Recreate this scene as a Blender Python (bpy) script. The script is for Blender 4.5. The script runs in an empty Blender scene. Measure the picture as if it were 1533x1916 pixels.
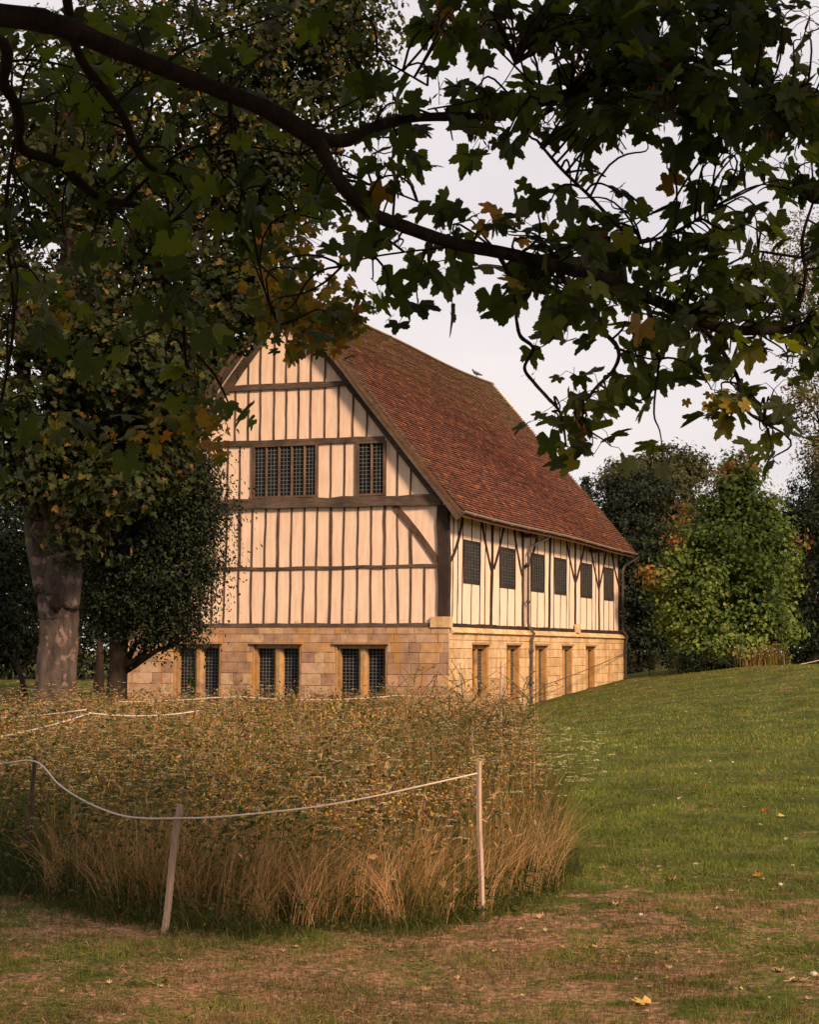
import bpy, math, random
import numpy as np
from math import sin, cos, tan, pi, radians
random.seed(7)
rng = np.random.default_rng(11)
sc = bpy.context.scene

# ------------------------------------------------------------------ camera
F, CX, CY, EYE = 3200.0, 766.5, 958.0, 1.6
cam_d = bpy.data.cameras.new("camera")
cam_d.sensor_fit = 'VERTICAL'; cam_d.sensor_height = 24.0; cam_d.lens = 24.0 * F / 1916.0
cam_d.clip_start = 0.05; cam_d.clip_end = 5000
cam = bpy.data.objects.new("camera", cam_d); sc.collection.objects.link(cam)
PITCH, ROLL = math.atan(259 / F), radians(.22)
def _Rx(a): c, s = cos(a), sin(a); return np.array([[1, 0, 0], [0, c, -s], [0, s, c]])
def _Rz(a): c, s = cos(a), sin(a); return np.array([[c, -s, 0], [s, c, 0], [0, 0, 1]])
CR = _Rx(pi / 2 + PITCH) @ _Rz(ROLL)
from mathutils import Matrix, Vector
M4 = Matrix(CR.tolist()).to_4x4(); M4.translation = (0, 0, EYE)
cam.matrix_world = M4
sc.camera = cam

# ------------------------------------------------------------------ sky and sun
SUN_AZ = Vector((0.56, -0.83, 0)).normalized(); SUN_EL = radians(32)
w = bpy.data.worlds.new("World"); sc.world = w; w.use_nodes = True
nt = w.node_tree; nt.nodes.clear()
N = nt.nodes.new
out = N('ShaderNodeOutputWorld'); bg = N('ShaderNodeBackground'); bg.inputs['Strength'].default_value = 1.0
sky = N('ShaderNodeTexSky'); sky.sky_type = 'NISHITA'; sky.sun_disc = False
sky.sun_elevation = SUN_EL; sky.sun_rotation = math.atan2(SUN_AZ.x, SUN_AZ.y); sky.dust_density = 3.0
ms = N('ShaderNodeMix'); ms.data_type = 'RGBA'; ms.blend_type = 'MULTIPLY'; ms.inputs[0].default_value = 1
ms.inputs[7].default_value = (.10, .10, .10, 1)
tc = N('ShaderNodeTexCoord'); mp = N('ShaderNodeMapping'); mp.inputs['Scale'].default_value = (1.0, 1.0, 3.2)
no = N('ShaderNodeTexNoise'); no.inputs['Scale'].default_value = 3.0; no.inputs['Detail'].default_value = 5; no.inputs['Roughness'].default_value = .5
cr = N('ShaderNodeValToRGB')
cr.color_ramp.elements[0].position = .3; cr.color_ramp.elements[0].color = (.61, .56, .575, 1)
cr.color_ramp.elements[1].position = .7; cr.color_ramp.elements[1].color = (.73, .66, .64, 1)
mx = N('ShaderNodeMix'); mx.data_type = 'RGBA'; mx.inputs[0].default_value = .93
L = nt.links.new
L(tc.outputs['Generated'], mp.inputs[0]); L(mp.outputs[0], no.inputs['Vector']); L(no.outputs['Fac'], cr.inputs[0])
L(sky.outputs[0], ms.inputs[6]); L(ms.outputs[2], mx.inputs[6]); L(cr.outputs[0], mx.inputs[7])
L(mx.outputs[2], bg.inputs['Color']); L(bg.outputs[0], out.inputs['Surface'])
sd = bpy.data.lights.new("sun", 'SUN'); sd.energy = 4.2; sd.angle = radians(9); sd.color = (1.0, .70, .46)
so = bpy.data.objects.new("sun", sd); sc.collection.objects.link(so)
to_sun = Vector((SUN_AZ.x * cos(SUN_EL), SUN_AZ.y * cos(SUN_EL), sin(SUN_EL)))
so.rotation_euler = (-to_sun).to_track_quat('-Z', 'Y').to_euler(); so.location = (0, -20, 40)
sc.view_settings.view_transform = 'Standard'; sc.view_settings.look = 'None'
sc.view_settings.exposure = 0.45; sc.view_settings.gamma = 1.0
sc.cycles.max_bounces = 6; sc.cycles.transparent_max_bounces = 4
sc.cycles.use_adaptive_sampling = True; sc.cycles.use_denoising = True
sc.cycles.sample_clamp_indirect = 4

# ------------------------------------------------------------------ helpers
def ray(x, y): return CR @ np.array([(x - CX) / F, -(y - CY) / F, -1.0])
def atY(x, y, Y):
    r = ray(x, y); t = Y / r[1]; return np.array([0, 0, EYE]) + r * t
def sstep(a, b, x):
    t = np.clip((x - a) / (b - a), 0, 1); return t * t * (3 - 2 * t)
def gz(X, Y):
    X = np.asarray(X, float); Y = np.asarray(Y, float)
    zf = np.clip(-.45 + .135 * (X - 2.7), -.45, 1.05)
    zf = np.where(X < 2.7, -.45 + 0 * X, zf)
    z = sstep(11, 58, Y) * zf
    z = z - np.clip(Y - 77, 0, 25) * .02 * (X > 2) - 0
    z = z + np.where(X < 2, sstep(60, 110, Y) * .35, 0)
    z = z + .035 * np.sin(X * .9 + 1) * np.sin(Y * .55) * sstep(0, 8, Y) * (1 - sstep(50, 70, Y))
    return z
def ground_at(x, y):
    r = ray(x, y); o = np.array([0, 0, EYE])
    t = 5.0
    while t < 200:
        p = o + r * t
        if p[2] < gz(p[0], p[1]): break
        t += .02
    return p

def setp(o, label=None, cat=None, group=None, kind=None):
    if label: o['label'] = label
    if cat: o['category'] = cat
    if group: o['group'] = group
    if kind: o['kind'] = kind
    return o
def empty(name, loc=(0, 0, 0), rz=0, **k):
    o = bpy.data.objects.new(name, None); sc.collection.objects.link(o)
    o.location = loc; o.rotation_euler = (0, 0, rz); o.empty_display_size = .2
    return setp(o, **k)
class MB:
    """collects verts / faces (numpy arrays) plus one float attribute per vertex"""
    def __init__(s): s.V = []; s.F = []; s.A = []; s.n = 0
    def add(s, V, faces, a=0.0):
        V = np.asarray(V, float).reshape(-1, 3)
        for f in (faces if isinstance(faces, list) else [faces]):
            f = np.asarray(f, int)
            if f.size: s.F.append(f + s.n)
        s.V.append(V)
        s.A.append(np.full(len(V), a, float) if np.isscalar(a) else np.asarray(a, float))
        s.n += len(V)
    def quadbox(s, P, a=0.0):   # 8 corners: 0-3 first ring, 4-7 second ring
        s.add(P, np.array([[0, 3, 2, 1], [4, 5, 6, 7], [0, 1, 5, 4], [1, 2, 6, 5], [2, 3, 7, 6], [3, 0, 4, 7]]), a)
    def box(s, x0, x1, y0, y1, z0, z1, a=0.0):
        s.quadbox([(x0, y0, z0), (x1, y0, z0), (x1, y1, z0), (x0, y1, z0), (x0, y0, z1), (x1, y0, z1), (x1, y1, z1), (x0, y1, z1)], a)
    def tube(s, P, R_, n=6, a=0.0, cap=True):
        P = np.asarray(P, float); m = len(P)
        R_ = np.full(m, R_, float) if np.isscalar(R_) else np.asarray(R_, float)
        T = np.gradient(P, axis=0); T /= np.linalg.norm(T, axis=1)[:, None] + 1e-9
        ref = np.array([0, 0, 1.0]) if abs(T[0][2]) < .9 else np.array([1.0, 0, 0])
        U = np.cross(T, ref)
        for i in range(m):
            u = U[i] if i == 0 else U[i - 1] - T[i] * np.dot(U[i - 1], T[i])
            l = np.linalg.norm(u); U[i] = u / l if l > 1e-6 else U[i - 1]
        W = np.cross(T, U)
        ang = np.arange(n) * 2 * pi / n
        V = P[:, None, :] + R_[:, None, None] * (np.cos(ang)[None, :, None] * U[:, None, :] + np.sin(ang)[None, :, None] * W[:, None, :])
        V = V.reshape(-1, 3)
        i = np.arange(m - 1)[:, None] * n; j = np.arange(n)[None, :]; j2 = (j + 1) % n
        Fq = np.stack([i + j, i + j2, i + n + j2, i + n + j], -1).reshape(-1, 4)
        s.add(V, [Fq], a)
        if cap and n > 3:
            s.F.append(np.arange(n)[::-1][None, :] + s.n - m * n); s.F.append(np.arange(n)[None, :] + s.n - n)
    def build(s, name, mat, parent=None, smooth=False, **k):
        me = bpy.data.meshes.new(name)
        V = np.concatenate(s.V) if s.V else np.zeros((0, 3))
        loops = np.concatenate([f.ravel() for f in s.F]).astype(np.int32)
        sizes = np.concatenate([np.full(len(f), f.shape[1]) for f in s.F]).astype(np.int32)
        starts = np.concatenate([[0], np.cumsum(sizes)[:-1]]).astype(np.int32)
        me.vertices.add(len(V)); me.vertices.foreach_set('co', V.ravel().astype(np.float32))
        me.loops.add(len(loops)); me.loops.foreach_set('vertex_index', loops)
        me.polygons.add(len(sizes)); me.polygons.foreach_set('loop_start', starts); me.polygons.foreach_set('loop_total', sizes)
        me.update(calc_edges=True)
        me.polygons.foreach_set('use_smooth', np.full(len(sizes), bool(smooth)))
        at = me.attributes.new('rnd', 'FLOAT', 'POINT'); at.data.foreach_set('value', np.concatenate(s.A).astype(np.float32))
        if isinstance(mat, (list, tuple)):
            for q in mat: me.materials.append(q)
        else: me.materials.append(mat)
        o = bpy.data.objects.new(name, me); sc.collection.objects.link(o)
        if parent: o.parent = parent
        return setp(o, **k)

def rotmats(n, yaw=None, tilt=(0, .6), roll=None):
    """random orientation: z axis (leaf normal) tilted from up"""
    az = rng.uniform(0, 2 * pi, n) if yaw is None else yaw
    th = rng.uniform(tilt[0], tilt[1], n); ro = rng.uniform(0, 2 * pi, n) if roll is None else roll
    nz = np.stack([np.sin(th) * np.cos(az), np.sin(th) * np.sin(az), np.cos(th)], -1)
    ref = np.stack([np.cos(ro), np.sin(ro), np.zeros(n)], -1)
    y = ref - nz * np.sum(ref * nz, -1)[:, None]; y /= np.linalg.norm(y, axis=1)[:, None] + 1e-9
    x = np.cross(y, nz)
    return np.stack([x, y, nz], -1)     # columns
def frames(normal, tip):
    n = normal / (np.linalg.norm(normal, axis=1)[:, None] + 1e-9)
    y = tip - n * np.sum(tip * n, -1)[:, None]; y /= np.linalg.norm(y, axis=1)[:, None] + 1e-9
    x = np.cross(y, n); return np.stack([x, y, n], -1)
def scatter(mb, TV, TF, pos, Rm, scale, a=None):
    TV = np.asarray(TV, float); n = len(pos); m = len(TV)
    scale = np.asarray(scale, float)
    if scale.ndim == 0: scale = np.full(n, float(scale))
    V = np.einsum('nij,mj->nmi', Rm, TV) * scale[:, None, None] + np.asarray(pos)[:, None, :]
    a = rng.random(n) if a is None else np.asarray(a)
    Fs = [(np.asarray(f)[None] + (np.arange(n) * m)[:, None, None]).reshape(-1, np.asarray(f).shape[1]) for f in TF]
    mb.add(V.reshape(-1, 3), Fs, np.repeat(a, m))

# ------------------------------------------------------------------ materials
def mat(name):
    m = bpy.data.materials.new(name); m.use_nodes = True; t = m.node_tree; t.nodes.clear()
    o = t.nodes.new('ShaderNodeOutputMaterial'); b = t.nodes.new('ShaderNodeBsdfPrincipled')
    t.links.new(b.outputs[0], o.inputs[0]); return m, t, b, o
def nd(t, typ, **k):
    n = t.nodes.new(typ)
    for a, v in k.items():
        if a.startswith('i_'): n.inputs[int(a[2:]) if a[2:].isdigit() else a[2:].replace('_', ' ')].default_value = v
        else: setattr(n, a, v)
    return n
def ramp(t, stops, interp='LINEAR'):
    n = t.nodes.new('ShaderNodeValToRGB'); r = n.color_ramp; r.interpolation = interp
    while len(r.elements) < len(stops): r.elements.new(.5)
    for e, (p, c) in zip(r.elements, stops): e.position = p; e.color = (*c, 1)
    return n
def noise(t, vec, scale, detail=4, rough=.55, sc3=None):
    if sc3:
        m = nd(t, 'ShaderNodeMapping'); m.inputs['Scale'].default_value = sc3; t.links.new(vec, m.inputs[0]); vec = m.outputs[0]
    n = nd(t, 'ShaderNodeTexNoise', i_Scale=scale, i_Detail=detail, i_Roughness=rough); t.links.new(vec, n.inputs['Vector']); return n
def mixc(t, fac, a, b, mode='MIX'):
    m = t.nodes.new('ShaderNodeMix'); m.data_type = 'RGBA'; m.blend_type = mode
    for s_, v in ((0, fac), (6, a), (7, b)):
        if hasattr(v, 'links') or hasattr(v, 'is_output'): t.links.new(v, m.inputs[s_])
        elif isinstance(v, (int, float)): m.inputs[s_].default_value = v
        else: m.inputs[s_].default_value = (*v, 1)
    return m.outputs[2]
def bump(t, b, h, strength=.4, dist=.02):
    n = nd(t, 'ShaderNodeBump', i_Strength=strength, i_Distance=dist); t.links.new(h, n.inputs['Height']); t.links.new(n.outputs[0], b.inputs['Normal'])
def objc(t): return nd(t, 'ShaderNodeTexCoord').outputs['Object']
def attr(t): return nd(t, 'ShaderNodeAttribute', attribute_name='rnd').outputs['Fac']

def m_plain(name, c, rough=.8, c2=None, sc_=6, bmp=.2, sc3=None, metal=0):
    m, t, b, o = mat(name); n = noise(t, objc(t), sc_, 5, .6, sc3)
    r = ramp(t, [(.3, c), (.7, c2 or tuple(min(1, x * 1.35) for x in c))]); t.links.new(n.outputs[0], r.inputs[0])
    t.links.new(r.outputs[0], b.inputs['Base Color']); b.inputs['Roughness'].default_value = rough; b.inputs['Metallic'].default_value = metal
    if bmp: bump(t, b, n.outputs[0], bmp)
    b.inputs['Specular IOR Level'].default_value = .25
    return m
def m_leaf(name, stops, trans=.35, tcol=None, rough=.6, big=None):
    """stops: colours over the random leaf value"""
    m, t, b, o = mat(name)
    r = ramp(t, stops); t.links.new(attr(t), r.inputs[0]); col = r.outputs[0]
    n = noise(t, objc(t), big or .45, 3); r2 = ramp(t, [(.3, (.65, .7, .6)), (.7, (1.25, 1.2, 1.1))]); t.links.new(n.outputs[0], r2.inputs[0])
    col = mixc(t, 1.0, col, r2.outputs[0], 'MULTIPLY')
    t.links.new(col, b.inputs['Base Color']); b.inputs['Roughness'].default_value = rough; b.inputs['Specular IOR Level'].default_value = .2
    tr = nd(t, 'ShaderNodeBsdfTranslucent'); ct = mixc(t, 1.0, col, tcol or (1.5, 1.6, .7), 'MULTIPLY'); t.links.new(ct, tr.inputs[0])
    mx_ = nd(t, 'ShaderNodeMixShader'); mx_.inputs[0].default_value = trans
    t.links.new(b.outputs[0], mx_.inputs[1]); t.links.new(tr.outputs[0], mx_.inputs[2]); t.links.new(mx_.outputs[0], o.inputs[0])
    return m
MAT = {}
def m_wood(name, dark, light, gscale=(12, 12, 1.2)):
    m, t, b, o = mat(name); oc = objc(t)
    n = noise(t, oc, 3.0, 7, .7, gscale); n2 = noise(t, oc, .8, 3)
    r = ramp(t, [(.32, dark), (.68, light)]); t.links.new(n.outputs[0], r.inputs[0])
    r2 = ramp(t, [(.35, (.6, .58, .56)), (.65, (1.3, 1.25, 1.2))]); t.links.new(n2.outputs[0], r2.inputs[0])
    c = mixc(t, 1.0, r.outputs[0], r2.outputs[0], 'MULTIPLY')
    t.links.new(c, b.inputs['Base Color']); b.inputs['Roughness'].default_value = .85; b.inputs['Specular IOR Level'].default_value = .2
    bump(t, b, n.outputs[0], .6, .02); return m
MAT['oak'] = m_wood('weathered_oak', (.034, .022, .017), (.16, .10, .075))
MAT['oak_h'] = m_wood('weathered_oak_beam', (.050, .036, .030), (.15, .11, .088), (1.2, 12, 12))
MAT['oak_dark'] = m_wood('tarred_oak', (.018, .012, .010), (.055, .036, .028))
MAT['oak_frame'] = m_wood('window_oak', (.06, .04, .03), (.19, .125, .085))
MAT['stake'] = m_wood('stake_wood', (.30, .21, .165), (.56, .41, .32), (30, 30, 3))
MAT['stake_dark'] = m_wood('stake_wood_dark', (.05, .035, .025), (.12, .085, .06), (30, 30, 3))

def m_plaster():
    m, t, b, o = mat('cream_plaster'); oc = objc(t)
    n = noise(t, oc, .7, 6, .6); n2 = noise(t, oc, 6, 6, .65)
    r = ramp(t, [(.3, (.76, .56, .43)), (.7, (.84, .64, .50))]); t.links.new(n.outputs[0], r.inputs[0])
    # flaked, reddish patches and dirt low on the wall
    sx = nd(t, 'ShaderNodeSeparateXYZ'); t.links.new(oc, sx.inputs[0])
    mr = nd(t, 'ShaderNodeMapRange'); t.links.new(sx.outputs[2], mr.inputs[0])
    mr.inputs[1].default_value = 2.3; mr.inputs[2].default_value = 3.1; mr.inputs[3].default_value = .10; mr.inputs[4].default_value = 0
    n3 = noise(t, oc, 2.4, 7, .7, (1, 1, 2.6))
    ad = nd(t, 'ShaderNodeMath', operation='ADD'); t.links.new(n3.outputs[0], ad.inputs[0]); t.links.new(mr.outputs[0], ad.inputs[1])
    r3 = ramp(t, [(.66, (0, 0, 0)), (.73, (.8, .8, .8))]); t.links.new(ad.outputs[0], r3.inputs[0])
    c = mixc(t, r3.outputs[0], r.outputs[0], (.56, .33, .22))
    n4 = noise(t, oc, 3.0, 4, .6, (3, 3, .35)); r4 = ramp(t, [(.35, (.88, .86, .84)), (.6, (1.04, 1.04, 1.04))]); t.links.new(n4.outputs[0], r4.inputs[0])
    c = mixc(t, 1.0, c, r4.outputs[0], 'MULTIPLY')
    t.links.new(c, b.inputs['Base Color']); b.inputs['Roughness'].default_value = .9; b.inputs['Specular IOR Level'].default_value = .15
    bump(t, b, n2.outputs[0], .35, .012); return m
MAT['plaster'] = m_plaster()
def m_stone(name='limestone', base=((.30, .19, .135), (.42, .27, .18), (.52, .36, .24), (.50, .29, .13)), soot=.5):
    m, t, b, o = mat(name); oc = objc(t)
    r = ramp(t, [(0, base[0]), (.35, base[1]), (.75, base[2]), (1, base[3])]); t.links.new(attr(t), r.inputs[0])
    n = noise(t, oc, 4, 8, .7); r2 = ramp(t, [(.3, (.62, .58, .52)), (.55, (1.0, 1.0, 1.0)), (.8, (1.2, 1.18, 1.1))]); t.links.new(n.outputs[0], r2.inputs[0])
    c = mixc(t, 1.0, r.outputs[0], r2.outputs[0], 'MULTIPLY')
    n3 = noise(t, oc, 1.1, 6, .65); r3 = ramp(t, [(.57, (0, 0, 0)), (.72, (soot, soot, soot))]); t.links.new(n3.outputs[0], r3.inputs[0])
    c = mixc(t, r3.outputs[0], c, (.10, .065, .045))
    n4 = noise(t, oc, 1.6, 5, .6, (2.2, 2.2, .5)); r4 = ramp(t, [(.49, (0, 0, 0)), (.66, (.75, .75, .75))]); t.links.new(n4.outputs[0], r4.inputs[0])
    c = mixc(t, r4.outputs[0], c, (.42, .21, .06))
    t.links.new(c, b.inputs['Base Color']); b.inputs['Roughness'].default_value = .92; b.inputs['Specular IOR Level'].default_value = .12
    bump(t, b, n.outputs[0], .6, .025); return m
MAT['stone'] = m_stone()
MAT['stone_side'] = m_stone('limestone_sunlit', ((.50, .33, .18), (.60, .42, .24), (.66, .48, .28), (.62, .40, .17)), .45)  # same limestone as the gable; sunlit side's brightness put into the colour
MAT['jamb'] = m_stone('ochre_stone', ((.34, .17, .055), (.42, .21, .065), (.44, .24, .09), (.38, .18, .05)), .75)
MAT['jamb_g'] = m_stone('tawny_stone', ((.30, .18, .085), (.38, .235, .115), (.42, .27, .14), (.36, .2, .08)), .7)
MAT['mortar'] = m_plain('mortar', (.16, .10, .065), .95, (.30, .19, .12), 5)
MAT['dark'] = m_plain('interior_shade', (.012, .010, .010), .9)  # near-black standing in for the unlit inside of the slit
def m_glass():
    m, t, b, o = mat('leaded_glass'); n = noise(t, objc(t), 5, 2)
    r = ramp(t, [(.35, (.004, .005, .006)), (.7, (.016, .017, .018))]); t.links.new(n.outputs[0], r.inputs[0]); t.links.new(r.outputs[0], b.inputs['Base Color'])
    b.inputs['Roughness'].default_value = .28; b.inputs['Specular IOR Level'].default_value = .12
    bump(t, b, n.outputs[0], .25, .03); return m
MAT['glass'] = m_glass()
MAT['lead'] = m_plain('lead_came', (.12, .13, .13), .7, (.20, .21, .21), 8)
MAT['lead_dark'] = m_plain('dark_lead_came', (.05, .05, .05), .6, (.16, .15, .14), 8)
MAT['iron'] = m_plain('gutter_paint', (.26, .19, .14), .6, (.36, .27, .2), 8)
MAT['iron_dark'] = m_plain('downpipe_paint', (.05, .038, .03), .6, (.12, .09, .07), 5)
MAT['rope'] = m_plain('cotton_rope', (.48, .38, .33), .9, (.70, .58, .50), 60)
def m_tile():
    m, t, b, o = mat('clay_tile'); oc = objc(t)
    r = ramp(t, [(0, (.05, .024, .018)), (.3, (.12, .046, .028)), (.6, (.19, .064, .034)), (.88, (.27, .088, .039)), (1, (.46, .17, .05))]); t.links.new(attr(t), r.inputs[0])
    n = noise(t, oc, 14, 4, .7); r2 = ramp(t, [(.3, (.6, .6, .6)), (.7, (1.2, 1.2, 1.2))]); t.links.new(n.outputs[0], r2.inputs[0])
    c = mixc(t, 1.0, r.outputs[0], r2.outputs[0], 'MULTIPLY')
    # lichen and moss: strongest towards the ridge and along the verge
    sx = nd(t, 'ShaderNodeSeparateXYZ'); t.links.new(oc, sx.inputs[0])
    mr = nd(t, 'ShaderNodeMapRange', interpolation_type='SMOOTHSTEP'); t.links.new(sx.outputs[2], mr.inputs[0]); mr.inputs[1].default_value = 8.8; mr.inputs[2].default_value = 12.9; mr.inputs[4].default_value = .29
    mv = nd(t, 'ShaderNodeMapRange', interpolation_type='SMOOTHSTEP'); t.links.new(sx.outputs[1], mv.inputs[0]); mv.inputs[1].default_value = 1.3; mv.inputs[2].default_value = -.3; mv.inputs[4].default_value = .22
    mw = nd(t, 'ShaderNodeMapRange', interpolation_type='SMOOTHSTEP'); t.links.new(sx.outputs[1], mw.inputs[0]); mw.inputs[1].default_value = 14; mw.inputs[2].default_value = 22.5; mw.inputs[4].default_value = .12
    n3 = noise(t, oc, 1.3, 7, .7)
    a1 = nd(t, 'ShaderNodeMath', operation='ADD'); t.links.new(mr.outputs[0], a1.inputs[0]); t.links.new(n3.outputs[0], a1.inputs[1])
    a2 = nd(t, 'ShaderNodeMath', operation='ADD'); t.links.new(a1.outputs[0], a2.inputs[0]); t.links.new(mv.outputs[0], a2.inputs[1])
    a3 = nd(t, 'ShaderNodeMath', operation='ADD'); t.links.new(a2.outputs[0], a3.inputs[0]); t.links.new(mw.outputs[0], a3.inputs[1])
    r3 = ramp(t, [(.55, (0, 0, 0)), (.85, (.82, .82, .82))]); t.links.new(a3.outputs[0], r3.inputs[0])
    n5 = noise(t, oc, 9, 3); r5 = ramp(t, [(.35, (.10, .062, .026)), (.7, (.20, .125, .055))]); t.links.new(n5.outputs[0], r5.inputs[0])
    c = mixc(t, r3.outputs[0], c, r5.outputs[0])
    t.links.new(c, b.inputs['Base Color']); b.inputs['Roughness'].default_value = .85; b.inputs['Specular IOR Level'].default_value = .2
    bump(t, b, n.outputs[0], .4, .02); return m
MAT['tile'] = m_tile()
def m_bark(name, c1, c2, c3, scale=3):
    m, t, b, o = mat(name); oc = objc(t)
    n = noise(t, oc, scale, 7, .7, (1, 1, .35)); r = ramp(t, [(.3, c1), (.6, c2)]); t.links.new(n.outputs[0], r.inputs[0])
    n2 = noise(t, oc, scale * .8, 5, .6); r2 = ramp(t, [(.56, (0, 0, 0)), (.62, (1, 1, 1))]); t.links.new(n2.outputs[0], r2.inputs[0])
    c = mixc(t, r2.outputs[0], r.outputs[0], c3)
    t.links.new(c, b.inputs['Base Color']); b.inputs['Roughness'].default_value = .95; b.inputs['Specular IOR Level'].default_value = .1
    bump(t, b, n.outputs[0], .9, .06); return m
MAT['bark_big'] = m_bark('flaking_bark', (.032, .025, .021), (.105, .078, .064), (.19, .13, .11), 4.0)
MAT['bark'] = m_bark('dark_bark', (.018, .012, .009), (.05, .034, .025), (.03, .022, .016), 5)
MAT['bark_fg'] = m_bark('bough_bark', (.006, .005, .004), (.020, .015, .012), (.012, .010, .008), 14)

def ground_color(t, pos):
    """green turf against dry, worn patches: shared by soil sheet and grass blades"""
    sx = nd(t, 'ShaderNodeSeparateXYZ'); t.links.new(pos, sx.inputs[0])
    n = noise(t, pos, .8, 7, .68, (1, 1, .2)); n2 = noise(t, pos, 4.2, 6, .65, (1, 1.1, .2))
    mr = nd(t, 'ShaderNodeMapRange', interpolation_type='SMOOTHSTEP'); t.links.new(sx.outputs[1], mr.inputs[0])
    mr.inputs[1].default_value = 14.5; mr.inputs[2].default_value = 9.2; mr.inputs[3].default_value = -.17; mr.inputs[4].default_value = .06
    mf = nd(t, 'ShaderNodeMapRange', interpolation_type='SMOOTHSTEP'); t.links.new(sx.outputs[1], mf.inputs[0])
    mf.inputs[1].default_value = 30; mf.inputs[2].default_value = 70; mf.inputs[3].default_value = 0; mf.inputs[4].default_value = .05
    a = nd(t, 'ShaderNodeMath', operation='ADD'); t.links.new(n.outputs[0], a.inputs[0]); t.links.new(mr.outputs[0], a.inputs[1])
    a1 = nd(t, 'ShaderNodeMath', operation='ADD'); t.links.new(a.outputs[0], a1.inputs[0]); t.links.new(mf.outputs[0], a1.inputs[1])
    b2 = nd(t, 'ShaderNodeMath', operation='MULTIPLY_ADD'); t.links.new(n2.outputs[0], b2.inputs[0]); b2.inputs[1].default_value = .9; b2.inputs[2].default_value = -.45
    c = nd(t, 'ShaderNodeMath', operation='ADD'); t.links.new(a1.outputs[0], c.inputs[0]); t.links.new(b2.outputs[0], c.inputs[1])
    return c.outputs[0]
def m_ground():
    m, t, b, o = mat('turf_soil'); pos = nd(t, 'ShaderNodeNewGeometry').outputs['Position']
    d = ground_color(t, pos)
    n = noise(t, pos, 22, 5, .7); n1 = noise(t, pos, 1.2, 4, .6, (1, .6, .2))
    g = ramp(t, [(.3, (.030, .040, .010)), (.7, (.10, .115, .028))]); t.links.new(n.outputs[0], g.inputs[0])
    g2 = ramp(t, [(.35, (.75, .75, .7)), (.65, (1.35, 1.3, 1.1))]); t.links.new(n1.outputs[0], g2.inputs[0])
    gg = mixc(t, 1.0, g.outputs[0], g2.outputs[0], 'MULTIPLY')
    s_ = ramp(t, [(.38, (.075, .042, .026)), (.62, (.47, .255, .155))]); t.links.new(n.outputs[0], s_.inputs[0])
    f = ramp(t, [(.43, (0, 0, 0)), (.62, (1, 1, 1))]); t.links.new(d, f.inputs[0])
    c = mixc(t, f.outputs[0], gg, s_.outputs[0])
    t.links.new(c, b.inputs['Base Color']); b.inputs['Roughness'].default_value = 1; b.inputs['Specular IOR Level'].default_value = .05
    bump(t, b, n.outputs[0], .8, .03); return m
def m_turf():
    m, t, b, o = mat('turf_blades'); pos = nd(t, 'ShaderNodeNewGeometry').outputs['Position']
    d = ground_color(t, pos); a = attr(t)
    g = ramp(t, [(0, (.050, .072, .013)), (.6, (.13, .16, .026)), (.85, (.21, .20, .045)), (1, (.26, .20, .08))]); t.links.new(a, g.inputs[0])
    s_ = ramp(t, [(0, (.04, .050, .016)), (.45, (.14, .098, .046)), (1, (.36, .22, .125))]); t.links.new(a, s_.inputs[0])
    f = ramp(t, [(.42, (0, 0, 0)), (.66, (1, 1, 1))]); t.links.new(d, f.inputs[0])
    c = mixc(t, f.outputs[0], g.outputs[0], s_.outputs[0])
    n1 = noise(t, pos, 1.2, 4, .6, (1, .6, .2)); g2 = ramp(t, [(.35, (.7, .72, .65)), (.65, (1.3, 1.3, 1.1))]); t.links.new(n1.outputs[0], g2.inputs[0])
    c = mixc(t, 1.0, c, g2.outputs[0], 'MULTIPLY')
    t.links.new(c, b.inputs['Base Color']); b.inputs['Roughness'].default_value = .8; b.inputs['Specular IOR Level'].default_value = .1
    return m
MAT['ground'] = m_ground(); MAT['turf'] = m_turf()
MAT['meadow'] = m_leaf('meadow_blades', [(0, (.030, .040, .010)), (.30, (.062, .086, .017)), (.50, (.15, .115, .032)), (.74, (.37, .215, .09)), (1, (.72, .46, .27))], .3, (1.1, 1.0, .6), big=.6)
MAT['umbel'] = m_leaf('umbel_flowers', [(0, (.22, .20, .07)), (.5, (.48, .43, .24)), (1, (.75, .68, .48))], .2, (1, 1, .8))
MAT['yellowf'] = m_leaf('yellow_flowers', [(0, (.45, .25, .02)), (1, (.65, .42, .03))], .2, (1, 1, .5))
MAT['seed'] = m_leaf('seed_heads', [(0, (.05, .026, .014)), (.6, (.20, .09, .04)), (1, (.42, .20, .09))], .1, (1, 1, .8))
MAT['leaf_fg'] = m_leaf('sycamore_leaf', [(0, (.014, .020, .006)), (.6, (.028, .040, .009)), (.955, (.055, .072, .011)), (.985, (.09, .07, .012)), (1, (.11, .05, .018))], .55, (2.4, 2.5, .8), .55, 1.5)
MAT['leaf_mid'] = m_leaf('tall_tree_leaf', [(0, (.012, .017, .006)), (.6, (.028, .038, .010)), (.9, (.06, .072, .016)), (.96, (.16, .11, .02)), (1, (.20, .09, .03))], .4, (1.7, 1.7, .7), .6, .35)
MAT['leaf_yel'] = m_leaf('turning_leaf', [(0, (.04, .05, .01)), (.5, (.12, .12, .018)), (.8, (.28, .19, .02)), (1, (.22, .09, .03))], .4, (1.4, 1.3, .6), .6, .8)
MAT['leaf_dark'] = m_leaf('yew_leaf', [(0, (.006, .010, .005)), (.7, (.014, .022, .009)), (1, (.03, .042, .014))], .15, None, .6, .5)
MAT['leaf_holly'] = m_leaf('holly_leaf', [(0, (.005, .008, .004)), (.7, (.013, .020, .007)), (1, (.045, .06, .015))], .2, None, .5, .5)
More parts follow.
